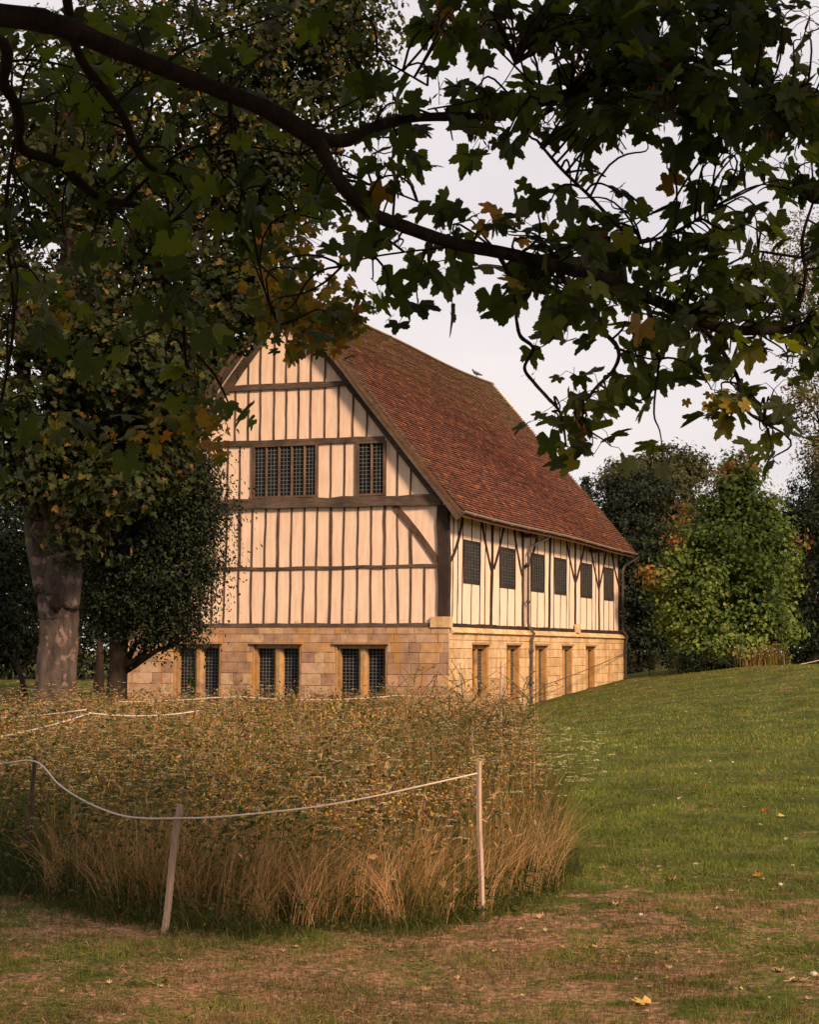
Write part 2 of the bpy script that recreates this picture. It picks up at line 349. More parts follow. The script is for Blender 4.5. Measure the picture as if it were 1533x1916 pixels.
MAT['leaf_amber'] = m_leaf('sweetgum_leaf', [(0, (.045, .080, .018)), (.55, (.115, .17, .036)), (1, (.22, .26, .055))], .3, (1.4, 1.4, .6), .55, .6)
MAT['leaf_red'] = m_leaf('reddening_leaf', [(0, (.13, .13, .025)), (.5, (.24, .13, .035)), (1, (.34, .13, .07))], .3, (1.3, 1.1, .6), .55, .6)
MAT['leaf_bg'] = m_leaf('far_leaf', [(0, (.022, .026, .010)), (.6, (.05, .055, .018)), (1, (.11, .095, .03))], .25, (1.3, 1.3, .7), .6, .3)
MAT['leaf_pale'] = m_leaf('pale_leaf', [(0, (.05, .055, .02)), (.6, (.11, .11, .045)), (1, (.21, .16, .08))], .4, (1.2, 1.1, .7), .6, .4)
MAT['weed'] = m_leaf('weed_leaf', [(0, (.04, .06, .015)), (1, (.12, .14, .03))], .3)
for k_, c_ in dict(fl_tan=(.42, .25, .13), fl_yellow=(.55, .36, .10), fl_orange=(.50, .17, .03), fl_red=(.32, .06, .03), fl_pale=(.50, .42, .22)).items():
    MAT[k_] = m_plain('fallen_' + k_, tuple(x * .75 for x in c_), .8, c_, 20)
MAT['pebble'] = m_plain('chalky_pebble', (.42, .35, .31), .8, (.60, .50, .45), 20)
MAT['bird'] = m_plain('pigeon_grey', (.05, .045, .045), .8, (.10, .09, .09), 20)

# ------------------------------------------------------------------ ground
gx = np.unique(np.concatenate([np.linspace(-14, 22, 145), np.linspace(-60, 60, 61), np.array([-1500, -700, -300, -150, -90, 90, 150, 300, 700, 1500])]))
gy = np.unique(np.concatenate([np.linspace(-4, 40, 177), np.linspace(40, 110, 141), np.array([-600, -200, -60, -25, -10, 120, 140, 170, 220, 300, 500, 900, 2000])]))
GX, GY = np.meshgrid(gx, gy); GZ = gz(GX, GY)
mb = MB(); nx, ny = len(gx), len(gy)
i = np.arange(ny - 1)[:, None] * nx; j = np.arange(nx - 1)[None, :]
mb.add(np.stack([GX, GY, GZ], -1), np.stack([i + j, i + j + 1, i + nx + j + 1, i + nx + j], -1).reshape(-1, 4))
mb.build('ground', MAT['ground'], smooth=True, kind='structure')

# meadow outline
fx = [-9, -3.4, -2.6, -1.75, -1.0, .05, .45, .80, 1.0, 1.15]; fy = [13.4, 12.9, 11.7, 10.5, 10.1, 10.35, 10.8, 11.4, 11.9, 12.8]
ry = [9, 12.1, 15, 28, 40, 51, 56]; rx = [.90, .95, 1.16, 1.82, 2.5, 2.9, 3.1]
def in_meadow(X, Y):
    X0 = X; Y = Y + .22 * np.sin(X * 3.1 + .5) * np.sin(X * 7.3) + .06 * np.sin(X * 17); X = X0 + .07 * np.sin(Y * 2.9) + .05 * np.sin(Y * 7.1)
    gl = 51.6 - (X - 1.1) * .369 - .15     # gable line
    return (X < np.interp(Y, ry, rx)) & (Y > np.interp(X, fx, fy)) & (Y < np.where(X < 1.0, gl, 56)) & (Y < np.interp(X, [-12, -9, -6], [43, 45, 60]))

def blades(mb, X, Y, h, wd, lean, a, seg=3, z0=None, az=None):
    n = len(X); Z = gz(X, Y) - .01 if z0 is None else z0
    az = rng.uniform(0, 2 * pi, n) if az is None else az
    fa = rng.uniform(0, 2 * pi, n)
    wx, wy = np.cos(fa), np.sin(fa)
    rows = []
    for k in range(seg + 1):
        f = k / seg; off = lean * h * f ** 2
        cx = X + np.cos(az) * off; cy = Y + np.sin(az) * off; cz = Z + h * f * np.sqrt(np.clip(1 - (lean * f) ** 2 * .5, .2, 1))
        ww = wd * (1 - f * .75) * .5
        if k < seg:
            rows.append(np.stack([cx - wx * ww, cy - wy * ww, cz], -1)); rows.append(np.stack([cx + wx * ww, cy + wy * ww, cz], -1))
        else: rows.append(np.stack([cx, cy, cz], -1)); top = np.stack([cx, cy, cz], -1)
    V = np.stack(rows, 1); m = 2 * seg + 1
    base = (np.arange(n) * m)[:, None, None]
    q = np.array([[2 * k, 2 * k + 1, 2 * k + 3, 2 * k + 2] for k in range(seg - 1)])
    t_ = np.array([[2 * seg - 2, 2 * seg - 1, 2 * seg]])
    Fs = [(t_[None] + base).reshape(-1, 3)]
    if len(q): Fs.insert(0, (q[None] + base).reshape(-1, 4))
    mb.add(V.reshape(-1, 3), Fs, np.repeat(a, m))
    return top

# short turf
def sample_wedge(n, y0, y1, power=1.0, margin=.6, k=.25):
    u = rng.random(n); Y = (y0 ** (1 - power) + u * (y1 ** (1 - power) - y0 ** (1 - power))) ** (1 / (1 - power)) if power != 1 else y0 * (y1 / y0) ** u
    X = rng.uniform(-1, 1, n) * (k * Y + margin); return X, Y
def vnoise(X, Y, s, seed=0):
    r = np.random.default_rng(seed); o = np.zeros(len(X))
    for f, am in ((1, 1), (2.1, .6), (4.3, .4)):
        for q in range(4):
            th = r.uniform(0, pi); ph = r.uniform(0, 6.28); o += am * np.sin((X * cos(th) + Y * sin(th)) * s * f + ph)
    return o / 4
tb = MB()
X, Y = sample_wedge(330000, 6.2, 34, 1.25)
keep = ~in_meadow(X, Y) & ~((X < -3) & (Y > 13))
tuft = vnoise(X, Y, 3.5, 3)
keep &= (rng.random(len(X)) < np.clip(.62 + .5 * tuft, .15, 1))
X, Y, tuft = X[keep], Y[keep], tuft[keep]
blades(tb, X, Y, rng.uniform(.014, .042, len(X)) * (1 + np.clip(tuft, -.5, .8)) * np.clip(Y / 14, 1, 1.8), np.clip(Y * .00032, .0028, .012), rng.uniform(.1, 1.0, len(X)), rng.random(len(X)), 2)
X, Y = sample_wedge(80000, 30, 76, .6)
keep = ~in_meadow(X, Y) & (X > 2.2 + (Y - 51) * .37)
X, Y = X[keep], Y[keep]
blades(tb, X, Y, rng.uniform(.03, .075, len(X)), np.full(len(X), .018), rng.uniform(.1, .8, len(X)), rng.random(len(X)), 2)
lb0 = MB(); X, Y = sample_wedge(60000, 6.2, 15, 1.2); k = ~in_meadow(X, Y) & (vnoise(X, Y, 2.2, 61) + .5 * vnoise(X, Y, .9, 62) > np.interp(Y, [6, 10, 15], [-.1, .0, .9]))
X, Y = X[k], Y[k]; n = len(X)
scatter(lb0, [(-.03, -.5, 0), (.03, -.5, 0), (.02, .5, .05), (-.02, .5, .05)], [[[0, 1, 2, 3]]], np.stack([X, Y, gz(X, Y) + rng.uniform(.004, .02, n)], -1), rotmats(n, tilt=(0, .35)), rng.uniform(.02, .06, n), np.clip(rng.normal(.78, .2, n), .3, 1))
lb0.build('dry_grass_litter', MAT['meadow'], kind='stuff', label='dry straw lying on the worn turf')
# darker tussocks
for q in range(2300):
    cx0, cy0 = sample_wedge(1, 6.4, 22, 1.1); cx0, cy0 = cx0[0], cy0[0]
    if in_meadow(np.array([cx0]), np.array([cy0]))[0]: continue
    n = rng.integers(25, 90); r_ = rng.uniform(.03, .15); X = cx0 + rng.normal(0, r_ * 1.4, n); Y = cy0 + rng.normal(0, r_, n)
    blades(tb, X, Y, rng.uniform(.025, .08, n), np.clip(Y * .0004, .0034, .01), rng.uniform(.2, 1.1, n), np.clip(rng.beta(1.1, 3.2, n), 0, 1), 2)
tb.build('lawn_grass', MAT['turf'], kind='stuff', label='short worn lawn grass, green on the slope and dry in front')
# broad low leaves (plantain and clover) in the turf
TVr = [(0, 0, 0), (.35, .4, .08), (0, 1, .02), (-.35, .4, .08)]
wb = MB(); cx_, cy_ = sample_wedge(420, 6.4, 16, 1.1); k_ = ~in_meadow(cx_, cy_); cx_, cy_ = cx_[k_], cy_[k_]
sel = (cx_ < .3) | (rng.random(len(cx_)) < .3); cx_, cy_ = cx_[sel], cy_[sel]
for a, b in zip(cx_, cy_):
    n = rng.integers(8, 22); px = a + rng.normal(0, .06, n); py = b + rng.normal(0, .05, n)
    scatter(wb, TVr, [[[0, 1, 2, 3]]], np.stack([px, py, gz(px, py) + rng.uniform(.005, .02, n)], -1), rotmats(n, tilt=(0, .6)), rng.uniform(.018, .04, n))
wb.build('turf_weeds', MAT['weed'], kind='stuff', label='low broad-leaved weeds growing in the turf')

# ------------------------------------------------------------------ meadow
md = MB()
mh = lambda X, Y: np.clip(1 + .42 * vnoise(X, Y, 1.5, 5) + .30 * vnoise(X, Y, 4.2, 6), .45, 1.5)
def msample(n, y0, y1, p):
    u = rng.random(n); Y = (y0 ** (1 - p) + u * (y1 ** (1 - p) - y0 ** (1 - p))) ** (1 / (1 - p)); X = rng.uniform(-.27 * Y - 1.8, np.interp(Y, ry, rx) + .1)
    k = in_meadow(X, Y); return X[k], Y[k]
tops = []
X, Y = msample(130000, 9.8, 52, 1.35)           # leafy green understorey
cl = vnoise(X, Y, 2.6, 9) + .6 * vnoise(X, Y, .7, 10)
a = np.clip(rng.beta(1.1, 3.6, len(X)) * .8 + .28 * vnoise(X, Y, 1.1, 90), 0, 1)
blades(md, X, Y, rng.uniform(.15, .50, len(X)) * mh(X, Y) * (1 + .22 * cl), np.clip(Y * .0006, .0065, .026), rng.uniform(.05, 1.0, len(X)), a, 3)
X, Y = msample(110000, 9.8, 52, 1.35)            # bents in clumps, straw coloured
cl = vnoise(X, Y, 3.1, 12) + .7 * vnoise(X, Y, .8, 13)
k = rng.random(len(X)) < np.clip(.20 + 1.25 * cl, .015, 1) * np.interp(Y, [9, 14, 20], [.75, .75, 1]); X, Y, cl = X[k], Y[k], cl[k]
hh = rng.uniform(.35, .78, len(X)) * mh(X, Y) * np.interp(Y, [9, 12, 20, 50], [.95, 1, .95, .85]) * (1 + .12 * cl)
caz = 3 * vnoise(X, Y, 1.7, 14)
T = blades(md, X, Y, hh, np.clip(Y * .00032, .0034, .012), rng.uniform(.03, .6, len(X)), np.clip(rng.normal(.66, .2, len(X)), 0, 1), 3, az=caz + rng.normal(0, .9, len(X)))
ed = rng.random(len(T)) < .45; T = T[ed]
TVs = [(0, -.5, 0), (.10, 0, 0), (0, .5, 0), (-.10, 0, 0), (0, 0, .10), (0, 0, -.10)]
TFs = [[[0, 1, 4], [1, 2, 4], [2, 3, 4], [3, 0, 4], [0, 5, 1], [1, 5, 2], [2, 5, 3], [3, 5, 0]]]
up = np.tile([.25, 0, 1.0], (len(T), 1)) + rng.normal(0, .35, (len(T), 3))
scatter(md, [(0, -.5, 0), (.07, 0, .02), (0, .5, 0), (-.07, 0, .02)], [[[0, 1, 2, 3]]], T, frames(rng.normal(0, 1, (len(T), 3)), up), rng.uniform(.03, .08, len(T)) * np.clip(T[:, 1] / 20, 1, 1.5), np.clip(rng.normal(.72, .2, len(T)), 0, 1))
# broad leaves on stems: green masses between the bents
X, Y = msample(120000, 9.8, 52, 1.3); cl = vnoise(X, Y, 2.2, 40) + .8 * vnoise(X, Y, .6, 41)
k = rng.random(len(X)) < np.clip(.55 + 1.1 * cl, .05, 1); X, Y, cl = X[k], Y[k], cl[k]; n = len(X)
Zl = gz(X, Y) + rng.uniform(.04, .62, n) * mh(X, Y) * (1 + .15 * cl)
scatter(md, [(0, 0, 0), (.24, .45, .1), (0, 1, 0), (-.24, .45, .1)], [[[0, 1, 2, 3]]], np.stack([X, Y, Zl], -1), rotmats(n, tilt=(0, 1.4)), rng.uniform(.03, .075, n) * np.clip(Y / 18, 1, 1.7), np.clip(rng.beta(1.1, 3.0, n) + .25 * vnoise(X, Y, 1.1, 90), 0, 1))
# arching dry grass in tufts along the front edge
tx = rng.uniform(-2.4, 1.1, 120); ty = np.interp(tx, fx, fy) + rng.uniform(-.12, .6, 120)
for cx0, cy0 in zip(tx, ty):
    n = rng.integers(18, 60); th0 = rng.uniform(-.6, 1.2) if rng.random() < .6 else rng.uniform(0, 6.28)
    blades(md, cx0 + rng.normal(0, .05, n), cy0 + rng.normal(0, .05, n), rng.uniform(.3, 1, n) * rng.uniform(.5, .8), np.full(n, .0036), rng.uniform(.1, 1.05, n), np.clip(rng.normal(rng.uniform(.6, .92), .1, n), 0, 1), 5, az=th0 + rng.normal(0, .7, n))
# skirt of low leaves along the front edge
n = 15000; X = rng.uniform(-4.6, 1.25, n); Y = np.interp(X, fx, fy) + rng.normal(-.12, .20, n)
blades(md, X, Y, rng.uniform(.03, .17, n) * (1 + .9 * vnoise(X, Y, 5, 50)), np.full(n, .0055), rng.uniform(.3, 1.2, n), np.clip(rng.beta(1.1, 4.2, n), 0, 1), 3)
n = 9000; X = rng.uniform(-4.6, 1.25, n); Y = np.interp(X, fx, fy) + rng.normal(.05, .22, n)
scatter(md, [(0, 0, 0), (.24, .45, .1), (0, 1, 0), (-.24, .45, .1)], [[[0, 1, 2, 3]]], np.stack([X, Y, gz(X, Y) + rng.uniform(.02, .3, n) ** 1.3], -1), rotmats(n, tilt=(0, 1.2)), rng.uniform(.02, .05, n), np.clip(rng.beta(1.1, 4.5, n), 0, 1))
# fringe leaning out along the right edge
tx = rng.uniform(11.4, 30, 210)
for cy0 in tx:
    n = rng.integers(18, 50); cx0 = np.interp(cy0, ry, rx) + rng.normal(-.08, .10); Yn = cy0 + rng.normal(0, .12, n)
    blades(md, cx0 + rng.normal(0, .07, n), Yn, rng.uniform(.25, .95, n) * rng.uniform(.4, .72), Yn * .0003, rng.uniform(.1, .6, n), np.clip(rng.normal(rng.uniform(.1, .8), .12, n), 0, 1), 4, az=rng.normal(0, 1.1, n))
for (px_, Yc_, nn, hh_, aa) in ((900, 40, 2600, 1.0, .86), (830, 46, 2000, 1.05, .7), (940, 44, 1500, .95, .8), (760, 47, 1500, 1.0, .5), (620, 48, 700, .9, .55), (290, 43, 900, .9, .6)):
    c_ = atY(px_, 1217, Yc_); X = c_[0] + rng.normal(0, .75, nn); Y = Yc_ + rng.normal(0, 1.2, nn)
    k = X < np.interp(Y, ry, rx) + .15; X, Y = X[k], Y[k]; nn = len(X)
    blades(md, X, Y, rng.uniform(.5, 1, nn) * hh_, np.full(nn, .016), rng.uniform(.05, .5, nn), np.clip(rng.normal(aa, .16, nn), 0, 1), 3)
md.build('meadow_grass', MAT['meadow'], kind='stuff', label='tall dry meadow grass and leafy stems inside the rope line')

# flowers
def umbels(mb, sb, P, size, tilt=.5):
    """flat-topped heads: several small faceted florets on rays"""
    for p, s_ in zip(P, size):
        k = rng.integers(9, 16); r_ = np.sqrt(rng.random(k)) * s_; th = rng.uniform(0, 6.28, k)
        q = np.stack([p[0] + r_ * np.cos(th), p[1] + r_ * np.sin(th), p[2] + s_ * .35 - (r_ / s_) ** 2 * s_ * .25], -1)
        scatter(mb, TVs, TFs, q, rotmats(k, tilt=(0, .5)), np.full(k, s_ * .62))
fb = MB(); fs = MB()
X, Y = msample(7500, 10, 50, 1.15); n = len(X)
gq = vnoise(X, Y, .5, 31); k = rng.random(n) < np.clip(.5 + .7 * gq, .1, 1); X, Y = X[k], Y[k]; n = len(X)
H = rng.uniform(.55, .84, n) * mh(X, Y)
P = blades(fs, X, Y, H, np.clip(Y * .0003, .004, .01), rng.uniform(0, .35, n), rng.uniform(.15, .45, n), 3)
umbels(fb, fs, P, rng.uniform(.018, .044, n) * np.clip(Y / 26, 1, 1.5))
# wild carrot leaning out over the lawn on the right
nX = 1500; X = rng.uniform(-.27, .06, nX); Y = 10.4 + 36 * rng.random(nX) ** 1.4; X = X * Y + rng.uniform(-.3, .3, nX); k = in_meadow(X, Y); X, Y = X[k], Y[k]      # taller stems standing above the rest
P = blades(fs, X, Y, rng.uniform(.75, 1.15, len(X)), np.clip(Y * .0003, .004, .01), rng.uniform(0, .35, len(X)), rng.uniform(.2, .7, len(X)), 3)
umbels(fb, fs, P[::2], rng.uniform(.016, .030, len(P[::2])) * np.clip(Y[::2] / 18, 1, 1.8))
edge = []
for q in range(120):
    Yq = rng.uniform(12.2, 17.5); Xq = np.interp(Yq, ry, rx) + rng.uniform(-.25, .20)
    edge.append((Xq, Yq, rng.uniform(.55, .95), rng.uniform(.15, .62)))
E_ = np.array(edge); P = blades(fs, E_[:, 0], E_[:, 1], E_[:, 2], np.full(len(E_), .006), E_[:, 3], rng.uniform(.15, .4, len(E_)), 4, az=rng.normal(0, .5, len(E_)))
umbels(fb, fs, P, rng.uniform(.022, .042, len(P)))
# very tall seeding stems near the right-hand stake
X = rng.uniform(.0, 1.05, 95); Y = rng.uniform(12.2, 18.5, 95); X = X * Y / 14
P = blades(fs, X, Y, rng.uniform(.8, 1.5, 95), np.full(95, .010), rng.uniform(.0, .25, 95), rng.uniform(.3, .8, 95), 4)
umbels(fb, fs, P[:60], rng.uniform(.012, .022, 60))
sd_ = MB()
br = []
for p, x0, y0 in zip(P, X, Y):
    z0 = gz(x0, y0)
    for q in range(rng.integers(6, 12)):
        f = rng.uniform(.45, .95); b0 = np.array([x0 + (p[0] - x0) * f * f, y0 + (p[1] - y0) * f * f, z0 + (p[2] - z0) * f]); d = np.array([rng.normal(0, .13), rng.normal(0, .13), rng.uniform(.06, .2)])
        fs.tube([b0, b0 + d * .6, b0 + d], [.0032, .0028, .0022], 3, rng.uniform(.2, .7), False); br.append(b0 + d)
        b1 = b0 - d * .2
br = np.array(br); umbels(fb, fs, br[::2], rng.uniform(.014, .026, len(br[::2])))
scatter(sd_, TVs, TFs, br[1::2], rotmats(len(br[1::2]), tilt=(0, 1)), rng.uniform(.04, .07, len(br[1::2])))
X, Y = msample(26000, 9.8, 50, 1.2); n = len(X)         # brown seed heads
Zs = gz(X, Y) + rng.uniform(.30, .84, n) * mh(X, Y)
scatter(sd_, [(v[0] * 2.6, v[1], v[2] * 2.6) for v in TVs], TFs, np.stack([X, Y, Zs], -1), rotmats(n, tilt=(0, 1.2)), rng.uniform(.016, .040, n) * np.clip(Y / 16, 1, 2.2))
sd_.build('seed_heads', MAT['seed'], kind='stuff', label='brown seed heads scattered through the meadow')
X, Y = msample(12000, 10.2, 50, 1.1); n = len(X); gq = vnoise(X, Y, .6, 77); k = gq > .25; X, Y = X[k], Y[k]; n = len(X)
yb = MB(); Zs = gz(X, Y) + rng.uniform(.35, .74, n) * mh(X, Y)
scatter(yb, [(v[0] * 4, v[1] * .8, v[2] * 4) for v in TVs], TFs, np.stack([X, Y, Zs], -1), rotmats(n, tilt=(0, 1.2)), rng.uniform(.016, .032, n) * np.clip(Y / 14, 1, 2))
yb.build('yellow_flowers', MAT['yellowf'], kind='stuff', label='small yellow flowers among the meadow grass')
fs.build('flower_stems', MAT['meadow'], kind='stuff', label='green and brown stems of meadow flowers')
fb.build('wild_carrot_flowers', MAT['umbel'], kind='stuff', label='pale flat-topped wild carrot heads above the meadow')

# ------------------------------------------------------------------ the timber-framed hall
ANG = radians(-20.2514)
hall = empty('timber_framed_hall', (1.0993, 51.6, 0), ANG, label='old timber-framed hall with cream plaster, stone ground floor and red tiled roof', cat='building')
HB = lambda: MB()
W_, LEN = 10.6, 22.7
AX, RZ, EZ, EO = -5.3, 13.15, 5.80, .62
SL = (RZ - EZ) / (EO - AX)
rr = random.Random(3)
def beam(name, axis, p0, p1, wd, d0, d1, m, wob=.012, parent=hall, seg=None, curve=0.0, taper=0):
    """timber lying on the gable (axis 'g': p=(x,z)) or the long side (axis 's': p=(y,z)); from d0 (in the wall) to d1 (proud)"""
    p0 = np.array(p0, float); p1 = np.array(p1, float); ln = np.linalg.norm(p1 - p0); seg = seg or max(2, int(ln / .45))
    t = (p1 - p0) / ln; n = np.array([-t[1], t[0]]); mb = MB(); V = []
    for i in range(seg + 1):
        f = i / seg; c = p0 + (p1 - p0) * f + n * curve * 4 * f * (1 - f); c = c + n * (rr.uniform(-wob, wob) if 0 < i < seg else 0)
        hw = wd / 2 * (1 + rr.uniform(-.12, .12)) * (1 - taper * f); dd = d1 + rr.uniform(-.004, .004)
        for (s_, d) in ((-1, d0), (1, d0), (1, dd), (-1, dd)):
            q = c + n * hw * s_
            V.append((q[0], -d, q[1]) if axis == 'g' else (d, q[0], q[1]))
    Fq = [[0, 1, 2, 3]] + [[4 * seg + 3, 4 * seg + 2, 4 * seg + 1, 4 * seg]]
    for i in range(seg):
        for k in range(4): Fq.append([4 * i + k, 4 * i + 4 + k, 4 * i + 4 + (k + 1) % 4, 4 * i + (k + 1) % 4])
    mb.add(V, np.array(Fq), rr.random()); return mb.build(name, m, parent)

# plaster walls (one solid shell, closed under the roof)
pm = MB(); th = .22; z0 = 2.30
def inz(x): return min(EZ + SL * (EO - x), EZ + SL * (x - (2 * AX - EO))) - .12     # underside of the roof
for yy in ((0, th), (LEN - th, LEN)):
    pts = [(-W_, z0), (0, z0), (0, inz(0)), (AX, inz(AX)), (-W_, inz(-W_))]
    V = [(x, yy[0], z) for x, z in pts] + [(x, yy[1], z) for x, z in pts]
    pm.F.append(np.array([[0, 1, 2, 3, 4]]) + pm.n); pm.F.append(np.array([[9, 8, 7, 6, 5]]) + pm.n)
    pm.add(V, np.array([[i, i + 5, (i + 1) % 5 + 5, (i + 1) % 5] for i in range(5)]))
pm.box(-th, 0, th, LEN - th, z0, inz(0) - .02)
pm.box(-W_, -W_ + th, th, LEN - th, z0, inz(0) - .02)
pm.build('plaster_wall', MAT['plaster'], hall)

# gable timbers
up = [(-7.78, -7.79), (-7.34, -7.38), (-6.9, -6.9), (-6.45, -6.47), (-5.99, -6.02), (-5.55, -5.57), (-5.1, -5.11), (-4.66, -4.67), (-4.22, -4.25), (-3.77, -3.76), (-3.32, -3.34), (-2.86, -2.87), (-2.42, -2.42), (-1.97, -1.99), (-1.56, -1.54)]
lo = [(-7.85, -7.86), (-7.41, -7.43), (-6.92, -6.92), (-6.47, -6.47), (-6.0, -6.03), (-5.57, -5.59), (-5.12, -5.14), (-4.67, -4.7), (-4.24, -4.25), (-3.76, -3.8), (-3.34, -3.36), (-2.87, -2.89), (-2.42, -2.42), (-1.99, -1.97), (-1.56, -1.52), (-1.11, -1.13), (-.67, -.68)]
ext = [-8.25, -8.7, -9.15, -9.6, -10.05]
wide = {-3.77: .088, -6.9: .088, -5.55: .082, -1.97: .08}
for a, b in up + [(e, e) for e in ext]: beam('stud', 'g', (a, 6.02), (b, 4.16), wide.get(a, .048), -.05, .026, MAT['oak'], .014)
beam('stud', 'g', (-1.13, 5.42), (-1.10, 4.16), .085, -.05, .032, MAT['oak'])
for a, b in lo + [(e, e) for e in ext]: beam('stud', 'g', (a, 4.12), (b, 2.40), .052 if a != -3.76 else .078, -.05, .026, MAT['oak'], .014)
for x in (-9.0, -8.5, -8.0, -7.35, -6.92, -3.79, -3.33, -1.57, -1.14):
    zt = min(8.1, inz(x) - .3); beam('stud', 'g', (x, 6.28), (x + .01, zt), .050, -.05, .026, MAT['oak'])
for x in (-7.1, -6.64, -6.22, -5.74, -5.32, -4.9, -4.48, -4.0, -3.53, -3.05, -2.59):
    beam('stud', 'g', (x, 8.1), (x, min(9.9, inz(x) - .25)), .050, -.05, .026, MAT['oak'])
for x in (-6.66, -6.23, -5.75, -5.33, -4.91, -4.48, -4.01):
    beam('stud', 'g', (x, 9.9), (x, inz(x) - .25), .050, -.05, .026, MAT['oak'])
beam('rail', 'g', (-10.45, 4.13), (-.30, 4.155), .095, -.05, .046, MAT['oak_h'], .02)
beam('tie_beam', 'g', (-10.75, 6.21), (-.10, 6.15), .31, -.05, .13, MAT['oak_h'], .015)
beam('collar', 'g', (-8.35, 8.13), (-2.0, 8.09), .17, -.05, .065, MAT['oak_h'], .01)
beam('collar', 'g', (-7.3, 9.90), (-3.27, 9.88), .18, -.05, .067, MAT['oak_h'], .01)
beam('sill_beam', 'g', (-10.3, 2.365), (-.46, 2.355), .135, -.05, .06, MAT['oak_h'], .01)
beam('brace', 'g', (-1.66, 6.02), (-.26, 4.30), .2, -.05, .052, MAT['oak'], .01, curve=.04)
beam('brace', 'g', (-8.95, 6.02), (-10.3, 4.30), .2, -.05, .052, MAT['oak'], .01)
beam('corner_post', 'g', (-.075, 5.98), (-.06, 2.60), .33, -.16, .09, MAT['oak_dark'], .02)
beam('corner_post', 'g', (-10.5, 5.98), (-10.5, 2.4), .33, -.16, .09, MAT['oak_dark'], .02)
# rafters lying on the gable, and the barge boards carrying the roof overhang
VO = .40
def slope_pt(side, s_):  # s_ along x distance from eave; returns x,z of outer roof line
    return (EO - s_, EZ + SL * s_) if side > 0 else (2 * AX - EO + s_, EZ + SL * s_)
cs = 1 / math.hypot(1, SL)
for side in (1, -1):
    for nm, off, wd_, d0, d1, m_, s0 in (('rafter', .64, .26, -.05, .10, 'oak_h', .95), ('barge_board', .24, .30, VO - .07, VO - .01, 'oak_h', .02)):
        p0 = slope_pt(side, s0); p1 = slope_pt(side, EO - AX - (.0 if nm == 'barge_board' else .25)); dz = off / cs * .62 if nm == 'rafter' else off / cs * .62
        beam(nm, 'g', (p0[0], p0[1] - dz), (p1[0], p1[1] - dz), wd_, d0, d1, MAT[m_], .008, seg=14)
# soffit boards under the overhang
sb_ = MB()
for side in (1, -1):
    a = slope_pt(side, .1); b = slope_pt(side, EO - AX)
    sb_.quadbox([(a[0], -VO + .08, a[1] - .30), (a[0], -.1, a[1] - .30), (a[0], -.1, a[1] - .16), (a[0], -VO + .08, a[1] - .16),
                 (b[0], -VO + .08, b[1] - .30), (b[0], -.1, b[1] - .30), (b[0], -.1, b[1] - .16), (b[0], -VO + .08, b[1] - .16)])
sb_.build('soffit_board', MAT['oak_dark'], hall)

# long-side timbers
side_studs = [(.75, .6), (1.19, 1.09), (1.67, 1.54), (3.46, 3.30), (3.97, 3.85), (5.5, 5.47), (7.36, 7.22), (9.2, 9.16), (11.02, 10.94), (12.28, 12.19), (14.08, 14.0), (14.55, 14.4), (16.18, 16.1), (18.03, 17.95), (18.61, 18.5), (19.98, 19.91), (21.68, 21.65)]
winx = [(1.70, 3.40), (5.55, 7.33), (9.27, 10.94), (12.34, 14.03), (16.24, 17.97), (20.02, 21.6)]
mids = [2.5, 6.4, 10.05, 13.18, 17.1, 20.85]
for a, b in side_studs: beam('side_stud', 's', (a, 5.84), (b, 2.42), .07, -.05, .012, MAT['oak_dark'], .012)
for a in mids:
    beam('side_stud', 's', (a + .05, 5.84), (a + .02, 5.0), .06, -.05, .012, MAT['oak_dark'])
    beam('side_stud', 's', (a, 3.75), (a - .06, 2.42), .06, -.05, .012, MAT['oak_dark'])
for a, b, w__ in ((4.71, 4.5, .26), (8.21, 8.17, .26), (11.73, 11.55, .24), (15.35, 15.27, .24), (19.09, 19.09, .22), (22.58, 22.58, .22)):
    beam('side_post', 's', (a, 5.86), (b, 2.42), w__ * .85, -.05, .03, MAT['oak_dark'], .025)
for (a, b), cv in (((( 1.6, 5.80), (.30, 4.25)), .18), (((3.50, 5.80), (4.58, 4.2)), -.05), (((6.0, 5.80), (4.84, 4.3)), .05), (((7.1, 5.80), (8.09, 4.2)), -.05), (((10.05, 5.80), (8.42, 4.5)), .22),
                   (((13.98, 5.83), (15.23, 4.3)), -.04), (((16.85, 5.8), (15.45, 4.3)), .04), (((17.7, 5.8), (19.02, 4.15)), -.04), (((20.45, 5.8), (19.19, 4.2)), .04), (((21.25, 5.8), (22.54, 4.4)), -.04)):
    beam('side_brace', 's', a, b, .15, -.05, .024, MAT['oak_dark'], .008, curve=cv, seg=7)
beam('wall_plate', 's', (.1, 5.87), (22.68, 5.87), .2, -.05, .11, MAT['oak_dark'], .005)
beam('side_sill', 's', (.20, 2.37), (22.68, 2.39), .12, -.05, .07, MAT['oak_dark'], .01)
for v in (8.0, 17.5):       # little projecting bracket ends under the eaves
    b_ = MB(); b_.box(.1, .5, v - .35, v + .35, 5.52, 5.62); b_.build('eaves_board', MAT['oak_dark'], hall)

